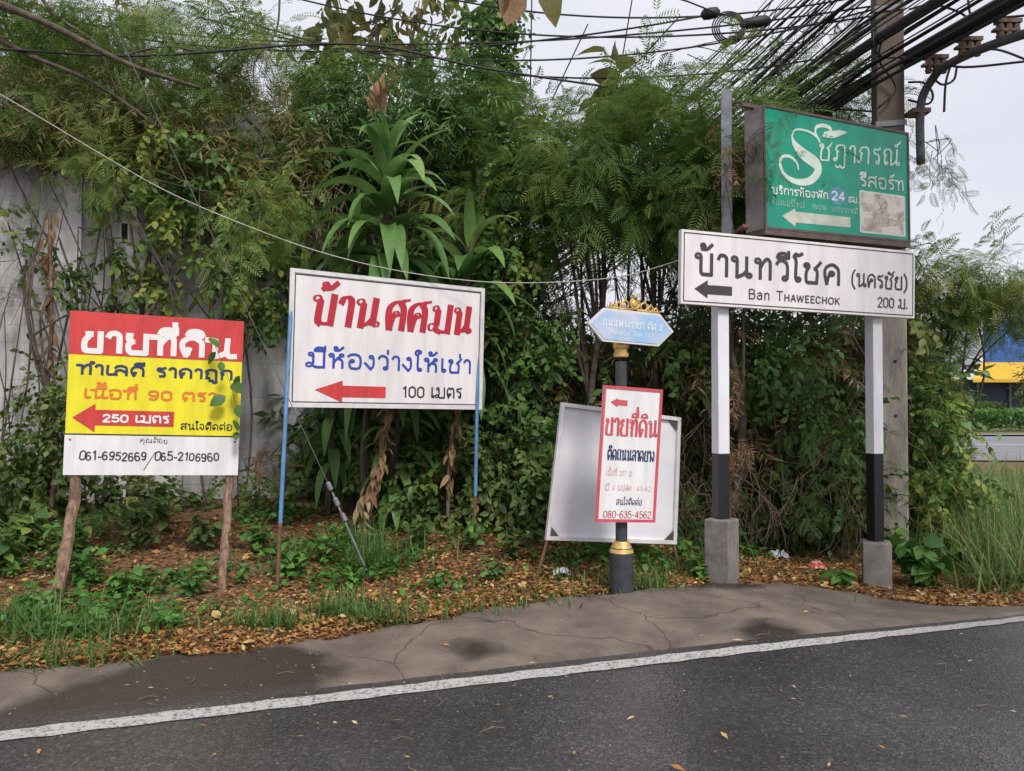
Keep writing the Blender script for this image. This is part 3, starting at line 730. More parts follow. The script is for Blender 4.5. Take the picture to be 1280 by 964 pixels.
# 4. narrow red and white land sign tied to that pole
m, W4, H4 = frame((750, 482), (823, 487), (820, 653), (746, 651), YS-.16, YS+.03)
m = m @ Matrix.Translation((0, -.02, 0))
s4 = sign_root('land_sale_sign', 'narrow upright white sign with red border tied to the dark street pole', 'sign', m, W4)
b4 = board(s4, 'board', m, W4, H4, .018, M['white_board']); P4 = dict(w=W4, h=H4, o=b4)
M['pink_red'] = mat('faded_red_paint', (.58, .09, .12), .45, .15, 6)
rim(b4, 'border', W4, H4, -.003, .024, .006, M['pink_red'], .0005)
arrow(P4, (.13, .118), .245, .085, .152, .41, .098, .138, M['pink_red'])
lettering('lettering', 'ขายที่ดิน', P4, .06, .955, .228, .368, M['pink_red'], w=17, contrast=.5, track=4, loopw=.5)
lettering('lettering', 'ติดถนนลาดยาง', P4, .13, .93, .462, .548, M['navy'], w=14, contrast=.3, loopw=.6)
lettering('lettering', 'เนื้อที่ 207 ม.', P4, .13, .58, .62, .66, M['pink_letter'], w=10)
lettering('lettering', 'มี 4 แปลง ๆ 41-42'.replace('ๆ', ''), P4, .12, .9, .728, .77, M['pink_letter'], w=10)
lettering('lettering', 'สนใจติดต่อ', P4, .32, .76, .833, .876, M['navy'], w=11)
lettering('lettering', '080-635-4562', P4, .12, .93, .918, .972, M['crimson'], w=12, contrast=.4)
tie = MB()
for v in (.3, .75): tie.tube([(W4*.5+.075*math.cos(a), .055+.055*math.sin(a), H4*(1-v)) for a in np.linspace(0, 6.283, 14)], .004, 5)
tie.build('wire_tie', M['rust'], b4)

# 5. the blank framed panel seen from behind
m, W5, H5 = frame((705, 504), (851, 522), (846, 681), (682, 676), 6.72, 7.15)
c5 = [(703, 503, 6.72), (851, 522, 7.15), (847, 681, 7.15), (682, 675, 6.72)]
s5 = sign_root('sign_back', 'back of a leaning white framed panel on rusty legs behind the street pole', 'sign', m, W5)
inv = m.inverted(); q = [inv @ Vector(at(*c)) for c in c5]       # tl tr br bl in the panel's frame
def quad_bar(mb, a, b, wd_, y0, y1, side):
    a, b = Vector((a.x, 0, a.z)), Vector((b.x, 0, b.z)); d = (b-a).normalized(); nn = Vector((-d.z, 0, d.x))*side*wd_
    bi = len(mb.V)
    for y in (y0, y1):
        for p in (a, b, b+nn, a+nn): mb.V.append(Vector((p.x, y, p.z)))
    mb.F += [tuple(bi+i for i in f) for f in ((0,1,2,3), (7,6,5,4), (0,4,5,1), (1,5,6,2), (2,6,7,3), (3,7,4,0))]
pb = MB(); pb.V = [Vector((p.x, y, p.z)) for y in (.03, .036) for p in q]; pb.F = [(0,1,2,3), (7,6,5,4), (0,4,5,1), (1,5,6,2), (2,6,7,3), (3,7,4,0)]
p5 = pb.build('panel', M['panel_back'], s5); place(p5, WM[s5.name].inverted() @ m)
for k in range(4):
    fb = MB(); A, B = q[k], q[(k+1) % 4]
    cut = .034
    d = (B-A).normalized()
    if k % 2 == 1: A2, B2 = A + d*cut, B - d*cut
    else: A2, B2 = A, B
    quad_bar(fb, A2, B2, .034, 0, .03, -1); f = fb.build('frame_bar', M['frame_white'], p5)
for k in (1, 2, 3):
    A = q[k]; d1 = (q[(k+1) % 4]-A).normalized(); d2 = (q[(k-1) % 4]-A).normalized()
    i0 = A + d1*.034 + d2*.034
    gb = MB(); tri = [(i0.x, i0.z), ((i0+d1*.09).x, (i0+d1*.09).z), ((i0+d2*.09).x, (i0+d2*.09).z)]
    gb.prism(tri, .012, .02); gb.build('corner_gusset', M['box_brown'], p5)
for (A, pbm) in ((q[3], (671, 748)), (q[2], (851, 715))):
    gp5 = ground(*pbm); top = np.array(m @ Vector((A.x + (.02 if pbm[0] < 700 else -.02), .018, A.z-.002)))
    gp5 = np.array((gp5[0], top[1]-.05, float(g(gp5[0], top[1]-.05))-.05))
    MB().tube([gp5, (gp5+top)/2 + np.array((.004, 0, 0)), top], .013, 6).build('rusty_leg', M['rust'], s5, world=True)

# 6. the wide white direction sign on two posts with concrete footings
m, W6, H6 = frame((852, 286), (1143, 315), (1144, 398), (851, 380), 6.5, 7.25)
s6 = sign_root('direction_sign', 'wide white direction sign with dark writing on two black and white posts', 'sign', m, W6)
b6 = board(s6, 'board', m, W6, H6, .05, M['off_white']); P6 = dict(w=W6, h=H6, o=b6)
rim(b6, 'border_line', W6, H6, .022, .008, .001, M['ink'])
lettering('lettering', 'บ้านทวีโชค', P6, .05, .66, .285, .605, M['grey_letter'], w=18)
lettering('lettering', '(นครชัย)', P6, .705, .965, .385, .595, M['grey_letter'], w=15, track=4)
arrow(P6, (.052, .785), .103, .66, .905, .20, .725, .848, M['grey_letter'])
lettering('lettering', 'Ban THAWEECHOK', P6, .265, .655, .735, .877, M['grey_letter'], w=14, small=(5, 14, .72), track=7)
lettering('lettering', '200 ม.', P6, .825, .968, .715, .87, M['grey_letter'], w=15)
inv = WM[b6.name].inverted()
for (u, pb, ph, wdp) in ((.182, (903, 727), 648, .110), (.850, (1099, 741), 676, .108)):
    c = m @ Vector((u*W6, .05+.003+wdp/2*1.25, H6/2))
    gz_ = float(g(c.x, c.y)); Rz = Matrix.Rotation(math.atan2(m[1][0], m[0][0]), 4, 'Z')
    zt = (m @ Vector((0, 0, H6*.93))).z; zf = at(pb[0], ph, c.y)[2]; zb = at(pb[0], 567, c.y)[2]
    T = Matrix.Translation((c.x, c.y, 0)) @ Rz
    h = wdp/2
    MB().box(-h, h, -h, h, zb, zt, T).build('white_post', M['post_white'], s6, world=True, bevel=.004)
    MB().box(-h, h, -h, h, zf-.02, zb-.001, T).build('black_post', M['post_black'], s6, world=True, bevel=.004)
    hf = .112 if u < .5 else .122
    T = Matrix.Translation((c.x, c.y, 0)) @ Matrix.Rotation(R(-27 if u < .5 else -12), 4, 'Z')
    T2 = Matrix.Translation((c.x, c.y-.02, 0)) @ Matrix.Rotation(R(-40 if u < .5 else -22), 4, 'Z')
    MB().box(-hf, hf, -hf, hf, gz_-.25, zf, T2).build('concrete_footing', M['concrete'], s6, world=True, bevel=.012)

# 7. the green light box and its steel post
m, W7, H7 = frame((957, 132), (1137, 167), (1134, 303), (952, 285), 7.0, 7.95)
s7 = sign_root('lightbox_sign', 'weathered green lightbox sign with swash lettering above the wide white sign', 'sign', m, W7)
b7 = board(s7, 'cabinet', m, W7, H7, .23, M['box_grey'], bevel=0); P7 = dict(w=W7, h=H7, o=b7)
MB().box(.016, W7-.016, -.004, -.001, .016, H7-.016).build('face', M['green'], b7)
rim(b7, 'frame_edge', W7, H7, -.004, .022, .014, M['box_brown'], .0005)
MB().box(-.004, W7+.004, -.01, .232, -.055, -.003).build('bottom_rail', M['box_brown'], b7)
MB().box(-.14, .05, .10, .14, H7+.001, H7+.035).build('top_bracket', M['box_brown'], b7)
MB().box(-.14, .05, .10, .14, -.10, -.058).build('bottom_bracket', M['box_brown'], b7)
def swash(pts, name='swash_letter', m_=None):
    """pen stroke with its own width at every point: u, v, half-width in u"""
    P = smooth_path([(u*W7, hw*W7, (1-(.10+(v-.115)*.88))*H7) for u, v, hw in pts], 8); n = len(P); V, F = [], []
    for i in range(n):
        t = P[min(i+1, n-1)] - P[max(i-1, 0)]; t = np.array((t[0], t[2])); t /= np.linalg.norm(t)+1e-9; hw = max(P[i][1], .0012)
        for sg in (1, -1): V.append((P[i][0]-t[1]*hw*sg, -.0065-.0012*i/n, P[i][2]+t[0]*hw*sg))
        if i: F.append((2*i-2, 2*i-1, 2*i+1, 2*i))
    return V, F
VV, FF = [], []
for st_ in ([(.215, .555, .004), (.205, .49, .006), (.16, .44, .007), (.11, .46, .007), (.10, .54, .008), (.135, .63, .010), (.21, .67, .014), (.29, .64, .018), (.34, .55, .022), (.33, .47, .028), (.25, .40, .028), (.195, .32, .016), (.175, .25, .004)],
            [(.175, .25, .004), (.20, .18, .004), (.27, .17, .005), (.33, .20, .007), (.355, .24, .005)],
            [(.36, .26, .006), (.33, .17, .006), (.34, .115, .008), (.385, .09, .009), (.43, .105, .009), (.425, .145, .008), (.385, .165, .006)],
            [(.375, .19, .004), (.44, .165, .016), (.50, .13, .012), (.545, .115, .002)]):
    v_, f_ = swash(st_); b_ = len(VV); VV += v_; FF += [tuple(b_+i for i in f) for f in f_]
obj('lettering', VV, FF, M['pale_green'], b7)
lettering('lettering', 'ชฎาภรณ์', P7, .345, .93, .225, .385, M['pale_green'], w=16, contrast=.5, dv=.062, slant=.06, lift=.0065, track=10)
lettering('lettering', 'รีสอร์ท', P7, .63, .965, .452, .553, M['resort_letter'], w=17, loops=False, dv=.012, lift=.0065)
lettering('lettering', 'บริการห้องพัก', P7, .045, .41, .655, .712, M['white_letter'], w=19, loops=False, dv=.01, lift=.0065)
flat_shape('faded_patch', [(.475+.065*math.cos(a), .66+.075*math.sin(a)) for a in np.linspace(0, 6.283, 20)[:-1]], P7, M['halo'], .0053)
lettering('lettering', '24', P7, .43, .525, .622, .702, M['lavender'], w=19, lift=.0068)
lettering('lettering', 'ชม.', P7, .545, .62, .65, .702, M['white_letter'], w=18, loops=False, lift=.0065)
lettering('lettering', 'ห้องแอร์ใหม่', P7, .04, .25, .757, .80, M['faint_green'], w=13, loops=False, lift=.0065)
lettering('lettering', 'สะอาด', P7, .30, .40, .757, .80, M['faint_green'], w=13, loops=False, lift=.0065)
lettering('lettering', 'บรรยากาศดี', P7, .43, .615, .757, .80, M['faint_green'], w=13, loops=False, lift=.0065)
arrow(P7, (.105, .885), .19, .81, .965, .56, .838, .928, M['arrow_grey'], tilt=-.01, lift=.0065)
def rrect(u0, u1, v0, v1, r=.012):
    out = []
    for (cu, cv, a0) in ((u1-r, v0+r*1.3, -90), (u1-r, v1-r*1.3, 0), (u0+r, v1-r*1.3, 90), (u0+r, v0+r*1.3, 180)):
        for k in range(5): a = R(a0+22.5*k); out.append((cu+r*math.cos(a), cv+r*1.3*math.sin(a)))
    return out
flat_shape('picture_border', rrect(.628, .968, .583, .955), P7, M['pale_green'], .0055)
M['photo_print'] = mat('faded_photo_print', (.62, .59, .56), .5, .2, 5, col2=(.33, .26, .22), lo=.36, hi=.52, detail=6)
flat_shape('faded_picture', rrect(.638, .958, .597, .94), P7, M['photo_print'], .0063)
M['print_brown'] = mat('faded_brown_print', (.36, .28, .24), .6, .4, 30, col2=(.56, .50, .46), lo=.42, hi=.58, detail=7)
def blotch(cu, cv, ru, rv, seed):
    r_ = np.random.default_rng(seed); return [(cu+ru*math.cos(a)*(1+r_.uniform(-.3, .3)), cv+rv*math.sin(a)*(1+r_.uniform(-.3, .3))) for a in np.linspace(0, 6.283, 22)[:-1]]
for i, b_ in enumerate(((.80, .70, .035, .07), (.79, .78, .06, .05), (.80, .84, .10, .045), (.685, .745, .038, .022), (.94, .795, .018, .025))):
    flat_shape('printed_shape', blotch(*b_, i), P7, M['print_brown'], .0067+.0003*i)
# its square steel post, behind the white sign
c = at(909, 300, 7.32); gz_ = float(g(c[0], c[1]))
MB().box(-.048, .048, -.048, .048, at(911, 372, 7.32)[2], at(911, 114, 7.32)[2], Matrix.Translation((c[0], c[1], 0)) @ Matrix.Rotation(R(-20), 4, 'Z')).build('steel_post', M['galv'], s7, world=True, bevel=.004)
for py in (300, 362):
    z = at(911, py, 7.32)[2]; MB().box(c[0]-.03, c[0]+.03, at(905, py, 6.72)[1], 7.28, z-.015, z+.015).build('post_strap', M['rust'], s7, world=True)
MB().box(W7*.86-.04, W7*.86+.04, .231, .50, .1, .2).build('wall_bracket', M['box_brown'], b7)

# ------------------------------------------------------------------ the utility pole and its fittings
YP = 8.75; c = at(1113, 500, YP); gz_ = float(g(c[0], c[1])); hw = .148
pole = thing('utility_pole', 'square weathered concrete utility pole carrying the black cable bundle', 'utility pole', (c[0], c[1], gz_))
TP = Matrix.Rotation(R(-14), 4, 'Z')
V = []
for z, h in ((-.3, hw), (8.6, hw*.98)):
    for (x, y) in ((-h, -h), (h, -h), (h, h), (-h, h)): V.append(TP @ Vector((x, y, z)))
F = [(3,2,1,0), (4,5,6,7), (0,1,5,4), (1,2,6,5), (2,3,7,6), (3,0,4,7)]
shaft = obj('shaft', V, F, M['pole_conc'], pole); md = shaft.modifiers.new('bevel', 'BEVEL'); md.width = .02; md.segments = 2
for py in (452, 520, 588, 655, 175, 60):
    z = at(1118, py, YP-hw)[2]-gz_
    MB().lathe([(.017, 0), (.017, .004)], 10, TP @ Matrix.Translation((.02, -hw-.001, z)) @ Matrix.Rotation(R(90), 4, 'X')).build('bolt_hole_shade', M['hole_shade_seam'], pole)  # dark disc on the pole face, painted as the shade of a bolt hole
for py in (18, 160):
    z = at(1113, py, YP)[2]-gz_; bnd = MB(); bnd.box(-hw-.012, hw+.012, -hw-.012, -hw-.002, z-.03, z+.03, TP); bnd.box(-hw-.012, -hw-.002, -hw-.002, hw, z-.03, z+.03, TP)
    bnd.build('steel_band', M['galv'], pole)
# cross arm holding the fittings on the right
A, B = at(1150, 160, YP-.2), at(1165, 105, YP-.3)
pts = smooth_path([at(1151, 205, YP-.25), at(1150, 150, YP-.25), at(1153, 122, YP-.3), at(1165, 100, YP-.42), at(1180, 84, YP-.6), at(1225, 62, YP-1.0), at(1300, 36, YP-1.6)], 5)
cd = MB().tube(pts, .045, 10).build('conduit', M['grey_conduit'], pole, world=True, smooth=True)
z = at(1146, 150, YP)[2]
MB().box(c[0]+hw*.9, at(1158, 150, YP-.2)[0], YP-.3, YP-.1, z-.02, z+.03).build('conduit_bracket', M['clamp'], pole, world=True)
for (px, py, dy) in ((1170, 80, .5), (1212, 58, .85), (1260, 36, 1.2)):
    p = at(px, py, YP-dy); cl = MB()
    cl.box(p[0]-.12, p[0]+.12, p[1]-.04, p[1]+.04, p[2]+.05, p[2]+.09)
    for k in (-.08, 0, .08): cl.lathe([(.03, -.10), (.04, -.07), (.03, -.05), (.04, -.02), (.032, .05)], 8, Matrix.Translation((p[0]+k, p[1], p[2])))
    cl.box(p[0]-.15, p[0]+.10, p[1]-.03, p[1]+.03, p[2]-.03, p[2]-.005)
    o = tag(cl.build('cable_clamp', M['clamp'], None), 'brown cable clamp on the curved grey conduit ' + {1170: 'nearest the concrete pole', 1212: 'midway along its arm', 1260: 'farthest out from the pole'}[px], 'clamp', 'brown cable clamps on the conduit')

# ------------------------------------------------------------------ cables
CD = np.array((-.27, 1.0, 0))/math.hypot(.27, 1)
pc = np.array((c[0], c[1], 0))
def cable(pts, r, label='black overhead cable strung diagonally past the concrete pole', group='cables strung diagonally past the pole', name='overhead_cable', n=5, m=None):
    return tag(MB().tube(pts, r, n).build(name, m or M['cable'], None, smooth=True), label, 'cable', group)
CS = np.array((math.cos(R(15)), math.sin(R(15)), 0))
def run(lat, z, far=34, near=9, sag=.5, rise=.3, rr_=None):
    p = pc + CS*lat; out = []; th_ = rr_.normal(0, .022) if rr_ is not None else 0; D_ = CD*math.cos(th_) + CS*math.sin(th_)
    for u in np.concatenate([np.linspace(-near, 0, 9), np.linspace(0, far, 22)[1:]]):
        q = p + D_*u; k = u/far if u > 0 else 0
        q = q + np.array((0, 0, z - 4*sag*abs(k)*(1-abs(k)) + rise*k*.2)); out.append(q)
    return out
tag(MB().tube(run(.10, 5.42, sag=.35), .085, 9).build('cable_bundle', M['cable'], None, smooth=True), 'thickest black cable bundle sloping past the right of the concrete pole', 'cable')
tag(MB().tube(run(-.25, 5.62, sag=.30), .06, 8).build('cable_bundle', M['cable'], None, smooth=True), 'second thick cable bundle just left of the concrete pole', 'cable')
r2 = np.random.default_rng(3)
for i in range(60):
    lat = r2.uniform(-1.15, -.2) if i % 4 else r2.uniform(.2, .45)
    z = r2.uniform(5.0, 6.7) if i % 4 else r2.uniform(5.6, 6.6)
    cable(run(lat, z, sag=r2.uniform(.2, 1.5), rr_=r2), r2.choice([.005, .006, .008, .010, .012, .018]))
# slack cables looped between pole and fittings
for pts in ([(1090, 30, .2), (1097, 68, .25), (1130, 72, .3), (1166, 76, .45), (1205, 84, .6), (1290, 76, .9)], [(1215, 70, .7), (1245, 62, .8), (1300, 82, 1.0)],
            [(1135, 103, .2), (1155, 104, .25), (1166, 118, .3), (1160, 130, .3), (1135, 125, .2)], [(1188, 82, .5), (1182, 105, .5), (1180, 140, .5)], [(1196, 84, .5), (1192, 100, .5), (1178, 106, .5), (1166, 98, .45)],
            [(1210, 0, .6), (1216, 20, .7), (1250, 22, 1.0), (1300, 18, 1.2)], [(1136, 12, .2), (1165, 6, .3), (1200, 16, .5), (1215, 30, .7)], [(1105, 40, .2), (1099, 75, .22), (1120, 110, .22), (1098, 135, .22)]):
    cable(smooth_path([at(a, b, YP-d) for a, b, d in pts], 6), .013, 'slack black cable looping between the concrete pole and its clamps', 'slack cables at the pole')
for i in range(16):       # slack loops hanging in the bundle left of the pole
    a, b = r2.uniform(860, 1080), r2.uniform(0, 110); w_ = r2.uniform(40, 140)
    cable(smooth_path([at(a-w_*.6, b+w_*.35, 9.6), at(a-w_*.3, b+w_*.45*r2.uniform(.6, 1.3), 9.3), at(a+w_*.1, b+w_*.25*r2.uniform(.4, 1.6), 9.1), at(a+w_*.4, b-w_*.15, 8.9)], 5), .006, 'thin slack black wire drooping inside the cable bundle left of the pole', 'slack wires in the bundle')
# cables along the road, left of the pole
for i, (a, b, sg) in enumerate((((-30, 8, 11), (1090, 8, 9), .5), ((340, -10, 10.5), (1092, 20, 9), .42), ((250, 22, 10.5), (1092, 12, 9), .6), ((300, 25, 10), (1092, 60, 9.2), .55), ((-30, 12, 10.5), (880, 20, 9), .5), ((520, -10, 10), (1080, -5, 9), .30))):
    cable(bez(at(*a), at(*b), sg, 20), .012, 'black cable sagging level across the sky toward the concrete pole', 'cables running level along the road')
cable(smooth_path([at(-20, 60, 8.2), at(180, 70, 8.4), at(440, 55, 8.6), at(620, 88, 8.8), at(880, 124, 9.2), at(1095, 140, 9.3)], 6), .014, 'lowest black cable crossing the sky above the long leaved plants', None)
for (a, b) in (((665, -20, 9.5), (663, 110, 9.5)), ((735, 30, 10), (690, 125, 10.2)), ((790, 0, 10), (770, 120, 11)), ((850, 20, 10), (740, 140, 12))):
    cable(bez(at(*a), at(*b), 0, 4), .009, 'thin dark wire hanging across the open sky above the thicket', 'thin wires in the open sky')
cl = []
p0 = at(912, 37, 7.9); mb = MB()
for k in range(4):
    rr_ = .118 + .018*k; mb.tube([p0 + np.array((rr_*math.cos(a), .02*k-.03, rr_*1.0*math.sin(a) + .01*k)) for a in np.linspace(0, 6.283, 22)], .008, 6)
mb.tube([at(912, 20, 7.9), at(895, 16, 7.9), at(860, 2, 8.0), at(820, -10, 8.1)], .009, 5)
tag(mb.build('cable_coil', M['cable'], None, smooth=True), 'coil of spare black cable hanging from the wires left of the pole', 'cable coil')
for (px, py, L_, lab) in ((888, 17, .10, 'small black splice case on the wire beside the cable coil'), (944, 28, .16, 'longer black splice case among wires right of the cable coil')):
    p = at(px, py, 8.0); mb = MB().lathe([(.02, -L_), (.055, -L_*.7), (.06, 0), (.055, L_*.7), (.02, L_)], 10, Matrix.Translation(p) @ Matrix.Rotation(R(80), 4, 'Y'))
    tag(mb.build('splice_case', M['cable'], None, smooth=True), lab, 'splice case')
# white cord
pts = smooth_path([at(-30, 100, 6.4), at(60, 153, 6.6), at(130, 195, 6.8), at(210, 240, 7.0), at(300, 279, 7.05), at(400, 315, 7.1), at(500, 339, 7.2), at(600, 352, 7.3), at(690, 353, 7.2), at(780, 345, 7.0), at(860, 322, 6.62)], 6)
tag(MB().tube(pts, .0042, 6).build('white_cord', M['cord'], None, smooth=True), 'thin white cord sagging from upper left to the wide white sign', 'cord')
M['dark_wire'] = mat('weathered_wire', (.11, .105, .10), .7, .3, 20)
# guy wire with its anchor rod
gp = ground(466, 724); gw = thing('guy_wire', 'taut grey guy wire with anchor rod crossing the edge of the large white board', 'guy wire', gp)
top = at(100, -60, gp[1]-.2); mid = gp + (top-gp)*.14
MB().tube([gp - np.array((0, 0, .05)), mid], .009, 8).build('anchor_rod', M['galv'], gw, world=True)
MB().tube([mid, top], .0035, 6).build('wire', M['dark_wire'], gw, world=True)
for k in (.10, .125, .15):
    p = gp + (top-gp)*k; d = Vector(top-gp).normalized().to_track_quat('Z', 'Y').to_matrix().to_4x4()
    MB().lathe([(.012, -.04), (.022, -.03), (.022, .03), (.012, .04)], 8, Matrix.Translation(p) @ d).build('wire_clip', M['galv'], gw, world=True)
# ------------------------------------------------------------------ plants
def quads(name, V, F, hue, m, parent=None):
    """fast mesh from arrays: V (n,3) world, F (k,4), hue (k,)"""
    V = np.asarray(V, np.float32); F = np.asarray(F, np.int32)
    if parent is not None:
        inv = np.array(WM[parent.name].inverted()); V = (V @ inv[:3, :3].T + inv[:3, 3]).astype(np.float32)
    me = bpy.data.meshes.new(name); me.vertices.add(len(V)); me.vertices.foreach_set('co', V.ravel())
    k = len(F); me.loops.add(k*4); me.polygons.add(k)
    me.polygons.foreach_set('loop_start', np.arange(0, k*4, 4, dtype=np.int32))
    me.loops.foreach_set('vertex_index', F.ravel())
    a = me.attributes.new('hue', 'FLOAT', 'FACE'); a.data.foreach_set('value', np.asarray(hue, np.float32))
    me.update(calc_edges=True); me.materials.append(m)
    o = bpy.data.objects.new(name, me); C.objects.link(o)
    if parent is not None: o.parent = parent; WM[o.name] = WM[parent.name].copy()
    else: WM[o.name] = Matrix.Identity(4)
    return o
def T_blade():      # one folded quad
    return np.array([(0, 0, 0), (.42, .19, .04), (1, 0, -.06), (.42, -.19, .04)], float), np.array([(0, 3, 2, 1)])
def T_leaf(wid=.30, droop=.12, fold=.06):
    st = [(0, .02), (.22, .8), (.5, 1.0), (.78, .62), (1, .03)]; V = []
    for x, w_ in st:
        z = -droop*x*x
        V += [(x, wid*w_, z+fold*w_), (x, 0, z), (x, -wid*w_, z+fold*w_)]
    F = []
    for i in range(4):
        b = 3*i; F += [(b, b+1, b+4, b+3), (b+1, b+2, b+5, b+4)]
    return np.array(V, float), np.array(F)
def T_frond(n=9, L=.40, wd_=.030, droop=.35):
    V, F = [], []
    def z(x): return -droop*x*x
    for i in range(3):
        x0, x1 = i/3, (i+1)/3; b = len(V)
        V += [(x0, .008, z(x0)), (x0, -.008, z(x0)), (x1, -.008, z(x1)), (x1, .008, z(x1))]; F.append((b, b+1, b+2, b+3))
    for k in range(n):
        x = .12 + .88*k/(n-1); l = L*(math.sin(math.pi*(.22+.66*k/(n-1)))**.7)
        for sg in (1, -1):
            b = len(V); dx, dy = l*.55, sg*l*.84
            nx_, ny_ = -dy/l*wd_, dx/l*wd_
            V += [(x, 0, z(x)), (x+dx*.45+nx_, dy*.45+ny_, z(x)+.02), (x+dx, dy, z(x)-.10*l), (x+dx*.45-nx_, dy*.45-ny_, z(x)+.02)]
            F.append((b, b+1, b+2, b+3))
    return np.array(V, float), np.array(F)
def rotx(v, a):
    c_, s_ = math.cos(a), math.sin(a); return v @ np.array(((1, 0, 0), (0, c_, s_), (0, -s_, c_)))
def T_spray(seed=0, n=7, fl=.42):
    """a twig carrying feathery fronds in two rows"""
    r = np.random.default_rng(seed); VV, FF, HH = [], [], []; nv = 0
    tw = lambda x: np.array((x, .03*math.sin(4*x), -.22*x*x))
    for i in range(4):
        a, b = tw(i/4), tw((i+1)/4); e = np.array((0, .009*(1-i/5), 0)); VV.append(np.array([a+e, a-e, b-e, b+e])); FF.append(np.array([(0, 1, 2, 3)])+nv); HH.append([.02]); nv += 4
    for k in range(n):
        x = .15 + .85*k/(n-1); V, F = T_frond(7 + int(r.integers(0, 3)), .40, .032, r.uniform(.2, .6))
        s = fl*r.uniform(.75, 1.15)*(1-.25*abs(x-.55)); yaw = (1 if k % 2 else -1)*r.uniform(.55, 1.05)*(1-.6*(k == n-1)); pit = r.uniform(-.2, .55)
        V = rotx(V*s, r.uniform(-.5, .5))
        cy_, sy_ = math.cos(yaw), math.sin(yaw); cp_, sp_ = math.cos(pit), math.sin(pit)
        V = V @ np.array(((cp_, 0, -sp_), (0, 1, 0), (sp_, 0, cp_))) @ np.array(((cy_, sy_, 0), (-sy_, cy_, 0), (0, 0, 1)))
        VV.append(V + tw(x)); FF.append(F+nv); nv += len(V); HH.append(list(np.full(len(F), r.uniform(0, .25))))
    return np.concatenate(VV), np.concatenate(FF), np.concatenate([np.array(h) for h in HH])
def T_twigleaf(seed=0, n=9, leaf=None, ls=.26):
    """a twig with alternating plain leaves"""
    r = np.random.default_rng(seed); V0, F0 = leaf if leaf else T_leaf(); VV, FF, HH = [], [], []; nv = 0
    tw = lambda x: np.array((x, .04*math.sin(5*x), -.25*x*x))
    for i in range(3):
        a, b = tw(i/3), tw((i+1)/3); e = np.array((0, .008, 0)); VV.append(np.array([a+e, a-e, b-e, b+e])); FF.append(np.array([(0, 1, 2, 3)])+nv); HH.append([.02]); nv += 4
    for k in range(n):
        x = .1 + .9*k/(n-1); s = ls*r.uniform(.7, 1.2); yaw = (1 if k % 2 else -1)*r.uniform(.5, 1.3); pit = r.uniform(.0, .9)
        V = rotx(V0*s, r.uniform(-.7, .7)); cy_, sy_ = math.cos(yaw), math.sin(yaw); cp_, sp_ = math.cos(pit), math.sin(pit)
        V = V @ np.array(((cp_, 0, -sp_), (0, 1, 0), (sp_, 0, cp_))) @ np.array(((cy_, sy_, 0), (-sy_, cy_, 0), (0, 0, 1)))
        VV.append(V + tw(x)); FF.append(F0+nv); nv += len(V); HH.append(np.full(len(F0), r.uniform(0, .3)))
    return np.concatenate(VV), np.concatenate(FF), np.concatenate([np.array(h) for h in HH])
def scatter(T, pos, dirs, size, hue, roll=None):
    """copies of a template: x axis along dirs, z as upright as it can be; returns arrays"""
    V0, F0 = T[0], T[1]; h0 = T[2] if len(T) > 2 else np.zeros(len(F0)); n = len(pos)
    d = dirs/np.linalg.norm(dirs, axis=1, keepdims=True)
    up = np.array((0, 0, 1.0)) + rng.normal(0, .35, (n, 3)); y = np.cross(up, d); y /= np.linalg.norm(y, axis=1, keepdims=True)+1e-9; z = np.cross(d, y)
    Rm = np.stack([d, y, z], 1)*np.asarray(size).reshape(-1, 1, 1)
    V = np.einsum('vk,nkj->nvj', V0, Rm) + pos[:, None, :]
    F = F0[None] + (np.arange(n)*len(V0))[:, None, None]
    H = np.clip(np.asarray(hue)[:, None] + h0[None], 0, 1)
    return V.reshape(-1, 3), F.reshape(-1, 4), H.ravel()
def merge(parts):
    V, F, H, n = [], [], [], 0
    for v, f, h in parts: V.append(v); F.append(f+n); H.append(h); n += len(v)
    return np.concatenate(V), np.concatenate(F), np.concatenate(H)
def ell(px, py, Y, rx, ry, rd, n, per=14, sp=.30):
    """an ellipsoid of foliage seen at a pixel with pixel radii; n clumps of per sprays"""
    c_ = at(px, py, Y); k = Y/F_PX; return dict(c=c_, r=np.array((rx*k, rd, ry*k)), n=n, per=per, sp=sp)
def clumps(E):
    out = []
    for e in E:
        u = rng.normal(size=(e['n'], 3)); u /= np.linalg.norm(u, axis=1, keepdims=True); rad = rng.uniform(.15, 1, (e['n'], 1))**.45
        out.append((e['c'] + u*rad*e['r'], e))
    return out
def foliage(E, Ts, size, droop=.5, hue=(.1, .9), out=.8):
    """sprays gathered in clumps; returns arrays and the clump centres"""
    parts, cen = [], []
    for cs, e in clumps(E):
        for c_ in cs:
            n = e['per']; p = c_ + rng.normal(0, e['sp']*.6, (n, 3))
            o = (p-e['c'])/e['r']; o /= np.linalg.norm(o, axis=1, keepdims=True)+1e-6
            d = out*o + .7*rng.normal(size=(n, 3)) + np.array((0, 0, -droop)); 
            hb = rng.uniform(*hue); h = np.clip(hb + rng.normal(0, .10, n), 0, .98)
            T = Ts[rng.integers(len(Ts))]
            parts.append(scatter(T, p, d, size*rng.uniform(.7, 1.25, n), h)); cen.append(c_)
    return merge(parts), cen
